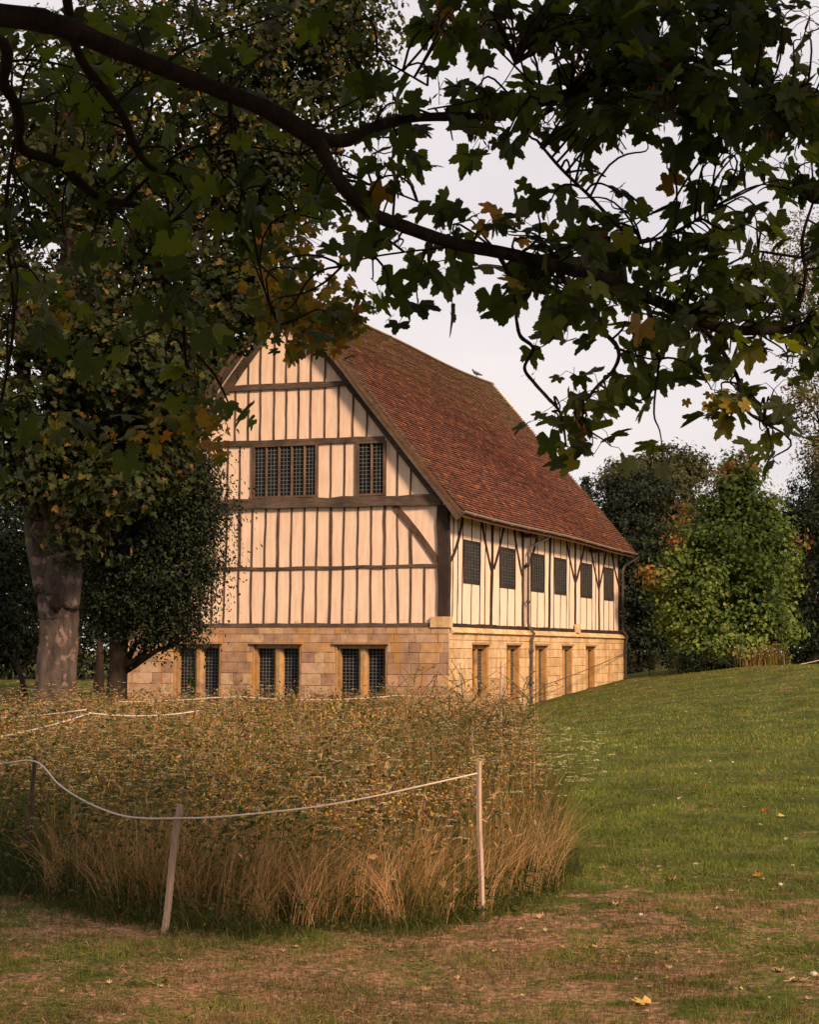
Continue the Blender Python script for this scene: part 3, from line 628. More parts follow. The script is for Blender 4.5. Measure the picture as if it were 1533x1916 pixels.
# stone ground floor built from single ashlar blocks
def ashlar(name, axis, u0, u1, zlo, zhi, openings, face, mats, seed):
    r = random.Random(seed); mb = MB(); rows = []; z = zhi
    hs = [.20, .26, .30, .32, .34, .36, .33, .35, .32, .34]; k = 0
    while z > zlo: rows.append((max(z - hs[k % 10], zlo - .1), z)); z -= hs[k % 10]; k += 1
    for za, zb in rows:
        u = u0 - r.uniform(0, .3); blks = []
        while u < u1: n_ = u + r.choice([.36, .5, .62, .75, .95]) * r.uniform(.85, 1.15); blks.append((max(u, u0), min(n_, u1))); u = n_
        for a, b in blks:
            if b - a < .04: continue
            parts = [(a, b, za, zb)]
            for (o0, o1, oz0, oz1) in openings:
                nxt = []
                for (p, q, c, d) in parts:
                    if q <= o0 or p >= o1 or d <= oz0 or c >= oz1: nxt.append((p, q, c, d)); continue
                    if p < o0: nxt.append((p, o0, c, d))
                    if q > o1: nxt.append((o1, q, c, d))
                    if d > oz1: nxt.append((max(p, o0), min(q, o1), oz1, d))
                parts = nxt
            ra = r.random() ** 1.0
            for (p, q, c, d) in parts:
                if q - p < .03 or d - c < .03: continue
                g_ = .003 + r.uniform(0, .005); f = face + r.uniform(-.007, .007)
                t_ = .006
                # a block with slightly bevelled face
                def P(u_, dep, z_): return (u_, -dep, z_) if axis == 'g' else (dep, u_, z_)
                j = lambda: r.uniform(-.004, .004)
                o = [(p + g_, c + g_), (q - g_, c + g_), (q - g_, d - g_), (p + g_, d - g_)]
                inn = [(p + g_ + t_ + j(), c + g_ + t_ + j()), (q - g_ - t_ + j(), c + g_ + t_ + j()), (q - g_ - t_ + j(), d - g_ - t_ + j()), (p + g_ + t_ + j(), d - g_ - t_ + j())]
                V = [P(x, face - .05, z_) for x, z_ in o] + [P(x, f - .01, z_) for x, z_ in o] + [P(x, f, z_) for x, z_ in inn]
                Fq = [[0, 1, 5, 4], [1, 2, 6, 5], [2, 3, 7, 6], [3, 0, 4, 7], [4, 5, 9, 8], [5, 6, 10, 9], [6, 7, 11, 10], [7, 4, 8, 11], [8, 9, 10, 11]]
                mb.add(V, np.array(Fq), ra)
    return mb.build(name, mats, hall)
ZB = -.8
gw = [(-9.17, -7.48), (-6.40, -4.72), (-3.58, -1.85)]
sw = [(2.16, 3.85), (5.85, 7.40), (9.29, 10.85), (12.89, 14.38), (16.42, 17.93)]
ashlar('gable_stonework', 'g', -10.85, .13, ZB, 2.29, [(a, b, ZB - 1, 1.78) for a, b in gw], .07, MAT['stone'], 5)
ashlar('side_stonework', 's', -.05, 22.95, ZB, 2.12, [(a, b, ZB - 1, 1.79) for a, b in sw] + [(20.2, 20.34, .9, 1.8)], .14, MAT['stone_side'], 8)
core = MB()
def fill(axis, u0, u1, ops, d0, d1, ztop, zwin):
    cuts = [u0] + [c for o in ops for c in o] + [u1]
    for k in range(0, len(cuts), 2):
        a, b = cuts[k], cuts[k + 1]
        if axis == 'g': core.box(a, b, -d1, -d0, ZB, ztop)
        else: core.box(d0, d1, a, b, ZB, ztop)
    for a, b in ops:
        if axis == 'g': core.box(a, b, -d1 + .002, -d0, zwin, ztop)
        else: core.box(d0, d1 - .002, a, b, zwin, ztop)
fill('g', -10.8, .10, gw, -.45, .045, 2.28, 1.80)
fill('s', .46, 22.9, sw + [(20.2, 20.34)], -.45, .115, 2.11, 1.81)
core.box(-10.8, -10.4, .46, 22.5, ZB, 2.28); core.box(-10.8, -.46, 22.5, 22.9, ZB, 2.28)
core.box(-10.3, -.5, .5, 22.4, -.9, -.7)
core.build('wall_core', MAT['mortar'], hall)
# sloping stone course on the long side, corner block, small block
cb = MB()
for k in range(30):
    a = .18 + k * .757; b = a + .75
    cb.quadbox([(0.0, a, 2.11), (.17, a, 2.11), (.23, a, 2.15), (.075, a, 2.31), (0.0, b, 2.11), (.17, b, 2.11), (.23, b, 2.15), (.075, b, 2.31)], rr.random())
cb.build('sloping_course', MAT['stone_side'], hall)
cb = MB(); cb.box(-.45, .17, -.12, .17, 2.295, 2.62, .6); cb.build('corner_block', MAT['stone_side'], hall)
cb = MB(); cb.box(.06, .2, 15.0, 15.4, 2.30, 2.62, .6); cb.build('stub_block', MAT['stone_side'], hall)

def lattice(mb, P, u0, u1, z0, z1, nu, nz, d, r=.008):
    for i in range(1, nu):
        u = u0 + (u1 - u0) * i / nu; mb.quadbox([P(u - r, d, z0), P(u + r, d, z0), P(u + r, d + .006, z0), P(u - r, d + .006, z0), P(u - r, d, z1), P(u + r, d, z1), P(u + r, d + .006, z1), P(u - r, d + .006, z1)])
    for i in range(1, nz):
        z = z0 + (z1 - z0) * i / nz; mb.quadbox([P(u0, d - .001, z - r), P(u1, d - .001, z - r), P(u1, d + .008, z - r), P(u0, d + .008, z - r), P(u0, d - .001, z + r), P(u1, d - .001, z + r), P(u1, d + .008, z + r), P(u0, d + .008, z + r)])
def pbox(mb, P, u0, u1, z0, z1, d0, d1, a=0.5):
    mb.quadbox([P(u0, d0, z0), P(u1, d0, z0), P(u1, d1, z0), P(u0, d1, z0), P(u0, d0, z1), P(u1, d0, z1), P(u1, d1, z1), P(u0, d1, z1)], a)
PG = lambda u, d, z: (u, -d, z)
PS = lambda u, d, z: (d, u, z)
def stone_window(P, a, b, ztop, name, face, mt, side=False):
    """two-light mullioned window in the stone floor: glass > jambs, mullion, lintel moulding, leading"""
    jw, mw, rec, jf, mf = (.10, .11, .22, .03, .12) if side else (.13, .15, .32, .12, .12); mid = (a + b) / 2; dg = face - rec
    g_ = MB(); pbox(g_, P, a, b, -.45, ztop, dg - .03, dg); w0 = g_.build(name, MAT['glass'], hall)
    j = MB(); pbox(j, P, a, a + jw, -.45, ztop, dg, face - jf, .2); pbox(j, P, b - jw, b, -.45, ztop, dg, face - jf, .7)
    if not side: pbox(j, P, a - .001, a + .05, -.45, ztop, face - .12, face - .02, .4); pbox(j, P, b - .05, b + .001, -.45, ztop, face - .12, face - .02, .5)
    pbox(j, P, a + jw, b - jw, ztop - .13, ztop, dg, face - .1, .5); pbox(j, P, a, b, -.5, -.45, dg, face, .5)
    j.build('jamb', mt, w0)
    m = MB(); V = [P(mid - mw, dg, -.45), P(mid + mw, dg, -.45), P(mid + mw, face - (.16 if side else .2), -.45), P(mid + .06, face - .12, -.45), P(mid - .06, face - .12, -.45), P(mid - mw, face - (.16 if side else .2), -.45)]
    V2 = [P(mid - mw, dg, ztop - .13), P(mid + mw, dg, ztop - .13), P(mid + mw, face - (.16 if side else .2), ztop - .13), P(mid + .06, face - .12, ztop - .13), P(mid - .06, face - .12, ztop - .13), P(mid - mw, face - (.16 if side else .2), ztop - .13)]
    m.add(V + V2, np.array([[i, (i + 1) % 6, (i + 1) % 6 + 6, i + 6] for i in range(6)]), .6); m.build('mullion', mt, w0)
    h = MB(); pbox(h, P, a - .06, b + .06, ztop, ztop + .07, face - .02, face + .07, .15); h.build('drip_moulding', MAT['stone'], w0)
    l = MB()
    for (u0, u1) in ((a + jw, mid - mw), (mid + mw, b - jw)): lattice(l, P, u0, u1, -.45, ztop - .13, 5, 20, dg + .002, .006)
    l.build('leading', MAT['lead'], w0)
for a, b in gw: stone_window(PG, a, b, 1.78, 'stone_window', .07, MAT['jamb_g'])
for a, b in sw: stone_window(PS, a, b, 1.79, 'stone_window', .14, MAT['jamb'], True)
sl = MB(); pbox(sl, PS, 20.2, 20.34, .9, 1.8, -.1, -.02); sl.build('slit_shade', MAT['dark'], hall)  # dark slab closing the slit; its shade is put into the colour

def oak_window(P, u0, u1, z0, z1, lights, name='oak_window', mt=None, nrow=13, ncol=3, led=None, pr=.085, mw_=None):
    mt = mt or MAT['oak_frame']
    g_ = MB(); pbox(g_, P, u0, u1, z0, z1, -.02, .012); w0 = g_.build(name, MAT['glass'], hall)
    f = MB(); e = .07
    pbox(f, P, u0 - .02, u0 + e, z0 - .02, z1 + .02, 0, pr); pbox(f, P, u1 - e, u1 + .02, z0 - .02, z1 + .02, 0, pr)
    pbox(f, P, u0 + e, u1 - e, z0 - .02, z0 + .05, 0, pr - .005); pbox(f, P, u0 + e, u1 - e, z1 - .05, z1 + .02, 0, pr - .005)
    f.build('frame', mt, w0); l = MB()
    wl = (u1 - u0 - 2 * e); n = lights; mwid = mw_ or .10; lw = (wl - mwid * (n - 1)) / n
    for k in range(n):
        a = u0 + e + k * (lw + mwid)
        if k: 
            m = MB(); c = a - mwid / 2; V = [P(c - mwid / 2, .012, z0 + .05), P(c + mwid / 2, .012, z0 + .05), P(c, pr - .01, z0 + .05), P(c - mwid / 2, .012, z1 - .05), P(c + mwid / 2, .012, z1 - .05), P(c, pr - .01, z1 - .05)]
            m.F.append(np.array([[2, 1, 0], [3, 4, 5]]) + m.n); m.add(V, np.array([[0, 1, 4, 3], [1, 2, 5, 4], [2, 0, 3, 5]]), .5); m.build('mullion', mt, w0)
        lattice(l, P, a, a + lw, z0 + .05, z1 - .05, ncol, nrow, .014, .0065)
    l.build('leading', led or MAT['lead'], w0); return w0
oak_window(PG, -6.45, -4.22, 6.37, 8.03, 5)
oak_window(PG, -2.90, -1.95, 6.36, 8.01, 2)
for a, b in winx: oak_window(PS, a, b - .09, 3.72, 5.04, 5, 'side_window', MAT['oak_dark'], 12, 3, MAT['lead_dark'], .035, .065)

# roof: real tiles laid in courses, right and left slope, with a sagging ridge and a bow
roof_n = 76
def roof_surface(side, s, f):
    """s: 0 eave .. 1 ridge ; f: 0 front .. 1 back -> point"""
    y0 = -VO; y1 = 23.15 + (21.45 - 23.15) * s ** 1.3
    y = y0 + (y1 - y0) * f
    x = EO + (AX - EO) * s; z = EZ + (RZ - EZ) * s
    sag = .16 * math.sin(pi * f) * s + .05 * math.sin(3.1 * pi * f + .5) * s + .025 * math.sin(9 * f + 5 * s)
    bow = -.06 * math.sin(pi * s)
    z += -sag + bow
    if side < 0: x = 2 * AX - x
    return np.array([x, y, z])
tile_root = None
def lay(side):
    mb = MB(); r = np.random.default_rng(4 if side > 0 else 5)
    nrm = np.array([SL, 0, 1.0]) if side > 0 else np.array([-SL, 0, 1.0]); nrm /= np.linalg.norm(nrm)
    ncol = 138
    for i in range(roof_n):
        s0 = i / roof_n; s1 = min(1.0, (i + 1.25) / roof_n)
        offc = .5 * (i % 2); rowj = r.uniform(-.006, .006)
        fs_ = (np.arange(ncol + 2) - offc) / ncol; fs_ = np.clip(fs_, 0, 1)
        for k in range(ncol + 1):
            fa, fb_ = fs_[k], fs_[k + 1]
            if fb_ - fa < 1e-4: continue
            g_ = .0007 if fb_ - fa > .004 else 0
            A = roof_surface(side, s0, fa + g_); B = roof_surface(side, s0, fb_ - g_); C = roof_surface(side, s1, fb_ - g_); D = roof_surface(side, s1, fa + g_)
            l0 = .056 + rowj + r.uniform(-.009, .012); l1 = .012
            l0b = l0 + r.uniform(-.006, .006)
            down = (A - D); down /= np.linalg.norm(down); j = down * r.uniform(-.010, .010)
            A, B = A + j, B + j
            V = [A + nrm * l0, B + nrm * l0b, C + nrm * l1, D + nrm * l1, A + nrm * (l0 - .04), B + nrm * (l0b - .04)]
            mb.add(V, np.array([[0, 1, 2, 3], [4, 5, 1, 0]]) if side > 0 else np.array([[3, 2, 1, 0], [0, 1, 5, 4]]), float(np.clip(r.normal(.5, .23), 0, 1)))
    return mb
mbR = lay(1); roof = mbR.build('tiled_roof', MAT['tile'], hall)
lm = MB(); ns, nf = 12, 24                     # left slope + under-decking
for side in (1, -1):
    base = lm.n; V = []
    for a in range(ns + 1):
        for b in range(nf + 1):
            p = roof_surface(side, a / ns, b / nf); V.append(p - np.array([0, 0, .03 if side > 0 else 0]))
    Fq = [[a * (nf + 1) + b, a * (nf + 1) + b + 1, (a + 1) * (nf + 1) + b + 1, (a + 1) * (nf + 1) + b] for a in range(ns) for b in range(nf)]
    lm.add(V, np.array(Fq), .4)
    V2 = [np.array(v) - np.array([0, 0, .17]) for v in V]; lm.add(V2, np.array(Fq)[:, ::-1], .2)
    n0 = base; n1 = base + len(V)
    rim = [b for b in range(nf + 1)]
    ed = [(n0 + b, n0 + b + 1, n1 + b + 1, n1 + b) for b in range(nf)] + [(n0 + a * (nf + 1), n0 + (a + 1) * (nf + 1), n1 + (a + 1) * (nf + 1), n1 + a * (nf + 1)) for a in range(ns)] + [(n0 + a * (nf + 1) + nf, n0 + (a + 1) * (nf + 1) + nf, n1 + (a + 1) * (nf + 1) + nf, n1 + a * (nf + 1) + nf) for a in range(ns)]
    lm.F.append(np.array(ed))
lm.build('roof_deck', MAT['tile'], roof)
rd = MB()                                      # ridge tiles
for k in range(62):
    f0, f1 = k / 62, (k + .98) / 62
    a = roof_surface(1, 1, f0); b = roof_surface(1, 1, f1); V = []
    for p in (a, b):
        for an in (-70, -35, 0, 35, 70): V.append((p[0] + .15 * sin(radians(an)), p[1], p[2] - .11 + .17 * cos(radians(an))))
    rd.add(V, np.array([[i, i + 1, i + 6, i + 5] for i in range(4)]), rr.uniform(.1, .6))
rd.build('ridge_tiles', MAT['tile'], roof)
# gutter and pipes
gt = MB(); V = []; ng = 40
for k in range(ng + 1):
    p = roof_surface(1, 0, k / ng); 
    for an in (180, 210, 240, 270, 300, 330, 360): V.append((p[0] + .06 + .075 * cos(radians(an)), p[1], p[2] - .02 + .075 * sin(radians(an))))
n_ = 7
gt.add(V, np.array([[k * n_ + i, k * n_ + i + 1, (k + 1) * n_ + i + 1, (k + 1) * n_ + i] for k in range(ng) for i in range(n_ - 1)]), .5)
for k in range(12):
    p = roof_surface(1, 0, (k + .5) / 12); gt.box(p[0] - .03, p[0] + .15, p[1] - .02, p[1] + .02, p[2] - .105, p[2] - .09)
gt.build('gutter', MAT['iron'], hall)
def pipe(v, dv, zend):
    p = MB()
    p.tube([(.62, v + 1.15, 5.66), (.5, v + 1.0, 5.55), (.16, v + .35, 5.25), (.13, v + .06, 5.0), (.13, v + .02, 3.9), (.13, v, 2.60), (.15, v + .02, 2.42), (.30, v + .16, 2.2), (.24, v + dv, 1.95), (.22, v + dv, .6), (.22, v + dv, zend)], .05, 8, .5)
    for z in (4.6, 3.3, 1.6, .5): p.box(.08 if z > 2.4 else .15, .2 if z > 2.4 else .29, v + (0 if z > 2.4 else dv) - .09, v + (0 if z > 2.4 else dv) + .09, z - .04, z + .04)
    p.build('downpipe', MAT['iron_dark'], hall)
pipe(8.42, .1, -.3); pipe(22.75, .1, .3)
# pigeon on the ridge
pb = roof_surface(1, 1, .905); cw, sw_ = cos(ANG), sin(ANG)
bx, by = 1.0993 + pb[0] * cw - pb[1] * sw_, 51.6 + pb[0] * sw_ + pb[1] * cw
bird = MB(); bz = pb[2] + .06
bird.tube([(bx + .24, by, bz + .06), (bx + .12, by, bz + .10), (bx, by, bz + .14), (bx - .10, by, bz + .19), (bx - .15, by, bz + .25), (bx - .17, by, bz + .30), (bx - .20, by, bz + .30), (bx - .23, by, bz + .29)], [.02, .045, .075, .065, .035, .035, .025, .006], 8)
bird.tube([(bx, by + .02, bz + .08), (bx, by + .02, bz)], .008, 4); bird.tube([(bx - .02, by - .02, bz + .08), (bx - .02, by - .02, bz)], .008, 4)
bird.build('pigeon', MAT['bird'], smooth=True, label='dark pigeon perched on the roof ridge near its far end', cat='bird')

# ------------------------------------------------------------------ rope fences
def stake(base, top, r, m, label, flat=True, name='fence_stake'):
    mb = MB(); b = np.array(base, float); t = np.array(top, float)
    P = [b + (t - b) * f + np.array([.004 * sin(7 * f), 0, 0]) for f in np.linspace(0, 1, 6)]
    if flat: mb.tube(P, [r, r, r * .98, r * .97, r * .95, r * .9], 4)
    else: mb.tube(P, [r * .8, r, r * .95, r, r * .9, r * .8], 8)
    return mb.build(name, m, None, label=label, cat='stake', group='stakes of the rope fence')
def sag(p, q, d, n=14):
    p = np.array(p, float); q = np.array(q, float); o = []
    for k in range(n + 1):
        f = k / n; o.append(p + (q - p) * f - np.array([0, 0, d * 4 * f * (1 - f)]))
    return o
def rope(pts, r, label, m='rope'):
    mb = MB(); P = np.array(pts, float)
    mb.tube(P, r, 6)
    # twisted outer strand
    L_ = np.concatenate([[0], np.cumsum(np.linalg.norm(np.diff(P, axis=0), axis=1))])
    n = int(min(1600, L_[-1] / (r * 1.5))); t = np.linspace(0, L_[-1], n)
    Q = np.stack([np.interp(t, L_, P[:, k]) for k in range(3)], -1); ph = t / (r * 6) * 6.28
    D_ = np.gradient(Q, axis=0); D_ /= np.linalg.norm(D_, axis=1)[:, None]; S = np.cross(D_, [0, 0, 1.0]); S /= np.linalg.norm(S, axis=1)[:, None]; U = np.cross(S, D_)
    Q = Q + (np.cos(ph)[:, None] * S + np.sin(ph)[:, None] * U) * r * .55
    mb.tube(Q, r * .62, 4, cap=False)
    return mb.build('rope', MAT[m], smooth=True, label=label, cat='rope')
s1b, s1t = None, atY(336, 1505, 9.82)
s1b = atY(305, 1738, 9.78); s1b[2] = gz(s1b[0], 9.78) - .05
stake(s1b, s1t, .0205, MAT['stake'], 'leaning pale wooden stake at the front corner of the meadow')
s2b = np.array([.47, 10.55, gz(.47, 10.55) - .05]); s2t = atY(896, 1424, 10.55)
stake((s2t[0] + .02, 10.55, s2b[2]), s2t, .0175, MAT['stake'], 'upright pale wooden stake at the right end of the near rope')
s3t = atY(65, 1415, 12.0); stake((atY(50, 1600, 12.0)[0], 12.0, -.05), s3t, .017, MAT['stake_dark'], 'thin dark stake at the left where the near rope drops', False)
r1 = atY(326, 1531, 9.80); r2 = atY(893, 1447, 10.53); r3 = atY(66, 1425, 11.97)
mid = lambda x, y, Y: atY(x, y, Y)
near = [mid(-260, 1440, 13.2), mid(-120, 1440, 12.7), mid(0, 1429, 12.2), r3, mid(110, 1468, 11.5), mid(160, 1500, 11.0), mid(220, 1524, 10.5), mid(270, 1531, 10.1), r1,
        mid(400, 1529, 9.85), mid(500, 1520, 9.95), mid(600, 1508, 10.1), mid(700, 1490, 10.25), mid(800, 1468, 10.4), r2]
NP = []
for k in range(len(near) - 1):      # smooth with Catmull-Rom
    p0, p1, p2, p3 = near[max(k - 1, 0)], near[k], near[k + 1], near[min(k + 2, len(near) - 1)]
    for t_ in np.linspace(0, 1, 6, endpoint=False): NP.append(.5 * ((2 * p1) + (-p0 + p2) * t_ + (2 * p0 - 5 * p1 + 4 * p2 - p3) * t_ ** 2 + (-p0 + 3 * p1 - 3 * p2 + p3) * t_ ** 3))
NP.append(near[-1]); rope(NP, .0055, 'near rope drooping from the thin dark stake past the leaning stake to the upright one')
for (xb, yb_, xt, yt, Yq, r_, lb) in ((884, 1440, 883, 1360, 14.6, .018, 'short pale stake half hidden in weeds behind the upright stake'), (936, 1400, 938, 1238, 17.5, .014, 'slender pale stake among tall seeding stems in front of the wall')):
    t_ = atY(xt, yt, Yq); stake((t_[0], Yq, gz(t_[0], Yq) - .05), t_, r_, MAT['stake'], lb)
# middle rope line on the left
st = atY(163, 1326, 24); stake((st[0], 24, gz(st[0], 24) - .05), st, .02, MAT['stake_dark'], 'dark stake in the meadow where several slack ropes meet', False)
rope(sag(atY(-120, 1345, 27), atY(162, 1328, 24), .05), .013, 'topmost of the slack ropes left of the mid-meadow stake')
rope(sag(atY(-60, 1388, 19), atY(163, 1336, 24), .04), .011, 'lowest slack rope running left from the mid-meadow stake')
rope(sag(atY(165, 1334, 24), atY(372, 1330, 27), .06) , .012, 'slack rope running right from the mid-meadow stake')
# far rope in front of the gable
fr = []
for a, b, d in (((215, 1313, 42), (404, 1305, 43), .03), ((404, 1305, 43), (445, 1303, 43), 0.01), ((445, 1303, 43), (745, 1301, 45), .10), ((745, 1301, 45), (900, 1296, 46), .06)):
    fr += sag(atY(*a), atY(*b), d, 10)[:-1]
rope(fr, .012, 'far thin rope stretched across the meadow below the gable windows')
for x, y, Yq, lb in ((215, 1312, 42, 'far stake beside the dark tree trunk'), (445, 1302, 43, 'far stake below the middle stone window of the gable'), (745, 1300, 45, 'far stake right of the gable windows')):
    t_ = atY(x, y, Yq); stake((t_[0], Yq, gz(t_[0], Yq) - .05), t_ + np.array([0, 0, .03]), .025, MAT['stake_dark'], lb, False)
# rope line up the mound, past the hall's far corner and on to the right
q = [atY(955, 1345, 49), atY(1020, 1282, 56), atY(1172, 1221, 73)]
hp = []
for a, b, d in ((q[0], q[1], .02), (q[1], q[2], .05)): hp += sag(a, b, d, 10)[:-1]
q2 = [atY(1172, 1221, 73), atY(1216, 1218, 74), atY(1272, 1222, 76)]
hp += sag(q2[0], q2[1], .62, 10)[:-1]
hp.append(q2[1]); rope(hp, .014, 'dark slanting rope in front of the long stone wall', 'stake_dark')
rope(sag(atY(1222, 1240, 75), q2[2], .35, 10), .014, 'slack rope hanging between two stakes left of the green tree')
rope(sag(atY(1478, 1246, 78), atY(1600, 1214, 80), .1, 10), .014, 'rope at the far right edge behind the lawn crest')
for p, lb in ((q[1], 'stake on the mound in front of the third side opening'), (q2[0], 'stake at the far corner of the hall'), (q2[1], 'dark stake between the hall corner and the green tree'), (q2[2], 'stake standing under the green tree')):
    stake((p[0], p[1], gz(p[0], p[1]) - .1), p + np.array([0, 0, .04]), .03, MAT['stake_dark'], lb, False)

# ------------------------------------------------------------------ small plants, fallen leaves, pebbles
def weed(px, py, Yq, h, label, n=60, wid=.16):
    p = atY(px, py, Yq); zb = gz(p[0], Yq); mb = MB(); t = empty('tall_weed', (p[0], Yq, zb), label=label, cat='plant')
    P = np.array([(0, 0, 0), (.03, 0, h * .4), (-.02, 0, h * .75), (.02, 0, h)]); s_ = MB(); s_.tube(P, [.012, .01, .007, .004], 5); s_.build('stem', MAT['weed'], t)
    f = rng.uniform(.15, 1, n); th = rng.uniform(0, 6.28, n); pos = np.stack([np.cos(th) * .02, np.sin(th) * .02, f * h], -1)
    tip = np.stack([np.cos(th), np.sin(th), rng.uniform(-.1, .7, n)], -1); nr = np.stack([-np.cos(th) * .5, -np.sin(th) * .5, np.ones(n)], -1)
    scatter(mb, [(0, 0, 0), (.16, .45, .04), (0, 1, -.05), (-.16, .45, .04)], [[[0, 1, 2, 3]]], pos, frames(nr, tip), wid * (1.25 - f) * 1.3)
    mb.build('foliage', MAT['weed'], t)
weed(358, 1300, 49.5, 1.65, 'tall leafy green weed in front of the leftmost gable window', 110, .26)
weed(460, 1300, 49.8, 1.05, 'short bushy weed against the wall between two gable windows', 70, .22)
weed(1222, 1262, 74, .9, 'yellowish weed at the foot of the hall far corner', 70, .22)
weed(432, 1300, 49.6, .8, 'small sprouting weed on the right of the leftmost gable window', 40, .22)
LV = [(0, 0, 0), (.30, .02, .05), (.5, .30, .12), (.28, .42, .03), (.34, .8, .1), (.12, .62, .02), (0, 1.05, .14), (-.12, .62, .02), (-.34, .8, .1), (-.28, .42, .03), (-.5, .30, .12), (-.30, .02, .05), (0, .38, 0)]
LF = [[[12, k, k + 1] for k in range(0, 11)] + [[12, 11, 0]]]
def fallen(px, py, size, m, label, group=None):
    p = ground_at(px, py); mb = MB(); o_ = rng.uniform(0, 6.28)
    size *= 1.25; V = np.array(LV) * size; V[:, 2] *= rng.uniform(1.2, 3.4); V[:, :2] *= rng.uniform(.8, 1.15, 2); c, s_ = cos(o_), sin(o_); V = V @ np.array([[c, -s_, 0], [s_, c, 0], [0, 0, 1]]).T
    mb.add(V, [np.array(LF[0])]); st_ = np.array([V[0], V[0] * 1.0 + (V[0] - V[6]) * .35 + np.array([0, 0, .01])]); mb.tube(st_, .0014, 3)
    o = mb.build('fallen_leaf', MAT[m], label=label, cat='leaf', group=group); o.location = (p[0], p[1], p[2] + .012); o.rotation_euler = (rng.uniform(-.25, .25), rng.uniform(-.25, .25), 0)
for a in ((1118, 1778, .085, 'fl_yellow', 'large pale yellow fallen leaf on the dry turf, nearest the centre right'), (1033, 1755, .055, 'fl_tan', 'crumpled tan fallen leaf just left of the large pale yellow one'),
          (1420, 1643, .065, 'fl_orange', 'bright orange fallen leaf beside a white pebble on the right'), (1447, 1668, .045, 'fl_yellow', 'small yellow fallen leaf just below the white pebble on the right'),
          (1152, 1697, .07, 'fl_tan', 'curled tan fallen leaf right of the meadow front corner'), (1254, 1650, .07, 'fl_tan', 'flat tan fallen leaf on turf below the lone white pebble'),
          (1470, 1529, .09, 'fl_yellow', 'yellow fallen leaf on the green lawn at the right'), (1325, 1832, .06, 'fl_tan', 'tan fallen leaf on dry soil near the bottom right'),
          (1220, 1882, .07, 'fl_yellow', 'mustard fallen leaf close to the bottom edge'), (1264, 1747, .045, 'fl_yellow', 'small yellowish fallen leaf on bare turf mid right'),
          (774, 1733, .085, 'fl_pale', 'pale green leaf lying just in front of the meadow edge'), (52, 1684, .08, 'fl_red', 'reddish fallen leaf at the left edge of the turf'),
          (1260, 1475, .07, 'fl_red', 'red fallen leaf on the green slope'), (1315, 1476, .07, 'fl_orange', 'orange-brown fallen leaf right of the red one on the slope'),
          (1342, 1704, .045, 'fl_pale', 'small whitish fallen leaf on dry turf mid right'), (1480, 1840, .07, 'fl_pale', 'pale folded fallen leaf in the bottom right corner'), (1464, 1822, .05, 'fl_tan', 'brown fallen leaf beside the bottom right white pebble'),
          (1010, 1722, .05, 'fl_tan', 'pinkish tan leaf at the right end of the meadow front'), (1430, 1521, .07, 'fl_red', 'dark red fallen leaf left of the yellow leaf on the lawn'), (1367, 1554, .06, 'fl_red', 'rusty fallen leaf below the dark red one on the lawn')):
    fallen(*a)
lr = random.Random(5)
for k in range(90):
    x = lr.uniform(960, 1530); y = lr.uniform(1290, 1900)
    if y < 1700 and x < 1120: continue
    fallen(x, y, lr.uniform(.018, .036) * (1 if y > 1500 else 1.5), lr.choice(['fl_tan', 'fl_tan', 'fl_pale', 'fl_yellow']), 'tiny dry leaf scrap lying on the grass', 'tiny leaf scraps on the grass')
for k in range(50):
    fallen(lr.uniform(0, 960), lr.uniform(1770, 1905), lr.uniform(.016, .034), lr.choice(['fl_tan', 'fl_tan', 'fl_pale']), 'tiny dry leaf scrap lying on the grass', 'tiny leaf scraps on the grass')
def pebble(px, py, r, label, group=None):
    p = ground_at(px, py); mb = MB(); V = []; rg = random.Random(int(px))
    for a in range(1, 6):
        for b in range(10):
            th = pi * a / 6; ph = 2 * pi * b / 10; q = 1 + rg.uniform(-.1, .1); V.append((r * sin(th) * cos(ph) * q * 1.15, r * sin(th) * sin(ph) * q, r * .7 * cos(th) * q))
    V += [(0, 0, r * .7), (0, 0, -r * .7)]
    mb.add(V, [np.array([[a * 10 + b, (a + 1) * 10 + b, (a + 1) * 10 + (b + 1) % 10, a * 10 + (b + 1) % 10] for a in range(4) for b in range(10)]), np.array([[50, b, (b + 1) % 10] for b in range(10)] + [[51, 40 + (b + 1) % 10, 40 + b] for b in range(10)])])
    o = mb.build('pebble', MAT['pebble'], smooth=True, label=label, cat='pebble', group=group); o.location = (p[0], p[1], p[2] + r * .45)
for a in ((1302, 1619, .019, 'lone white pebble where the green lawn turns dry'), (1461, 1657, .017, 'white pebble right of the orange leaf'), (1524, 1826, .02, 'white pebble at the bottom right edge'), (1199, 1713, .014, 'small white pebble in the middle of the dry turf'),
          (1190, 1833, .010, 'tiny white pebble right of the large yellow leaf'), (1193, 1777, .008, 'tiny white pebble above another on the bare turf')): pebble(*a)
for x, y in ((1153, 1281), (1148, 1309), (1089, 1308), (1423, 1293), (1284, 1332), (1236, 1340), (1330, 1425), (1372, 1427), (1455, 1905), (1440, 1868)):
    pebble(x, y, .018 if y < 1500 else .008, 'small white pebble far off in the grass', 'small white pebbles in the grass')
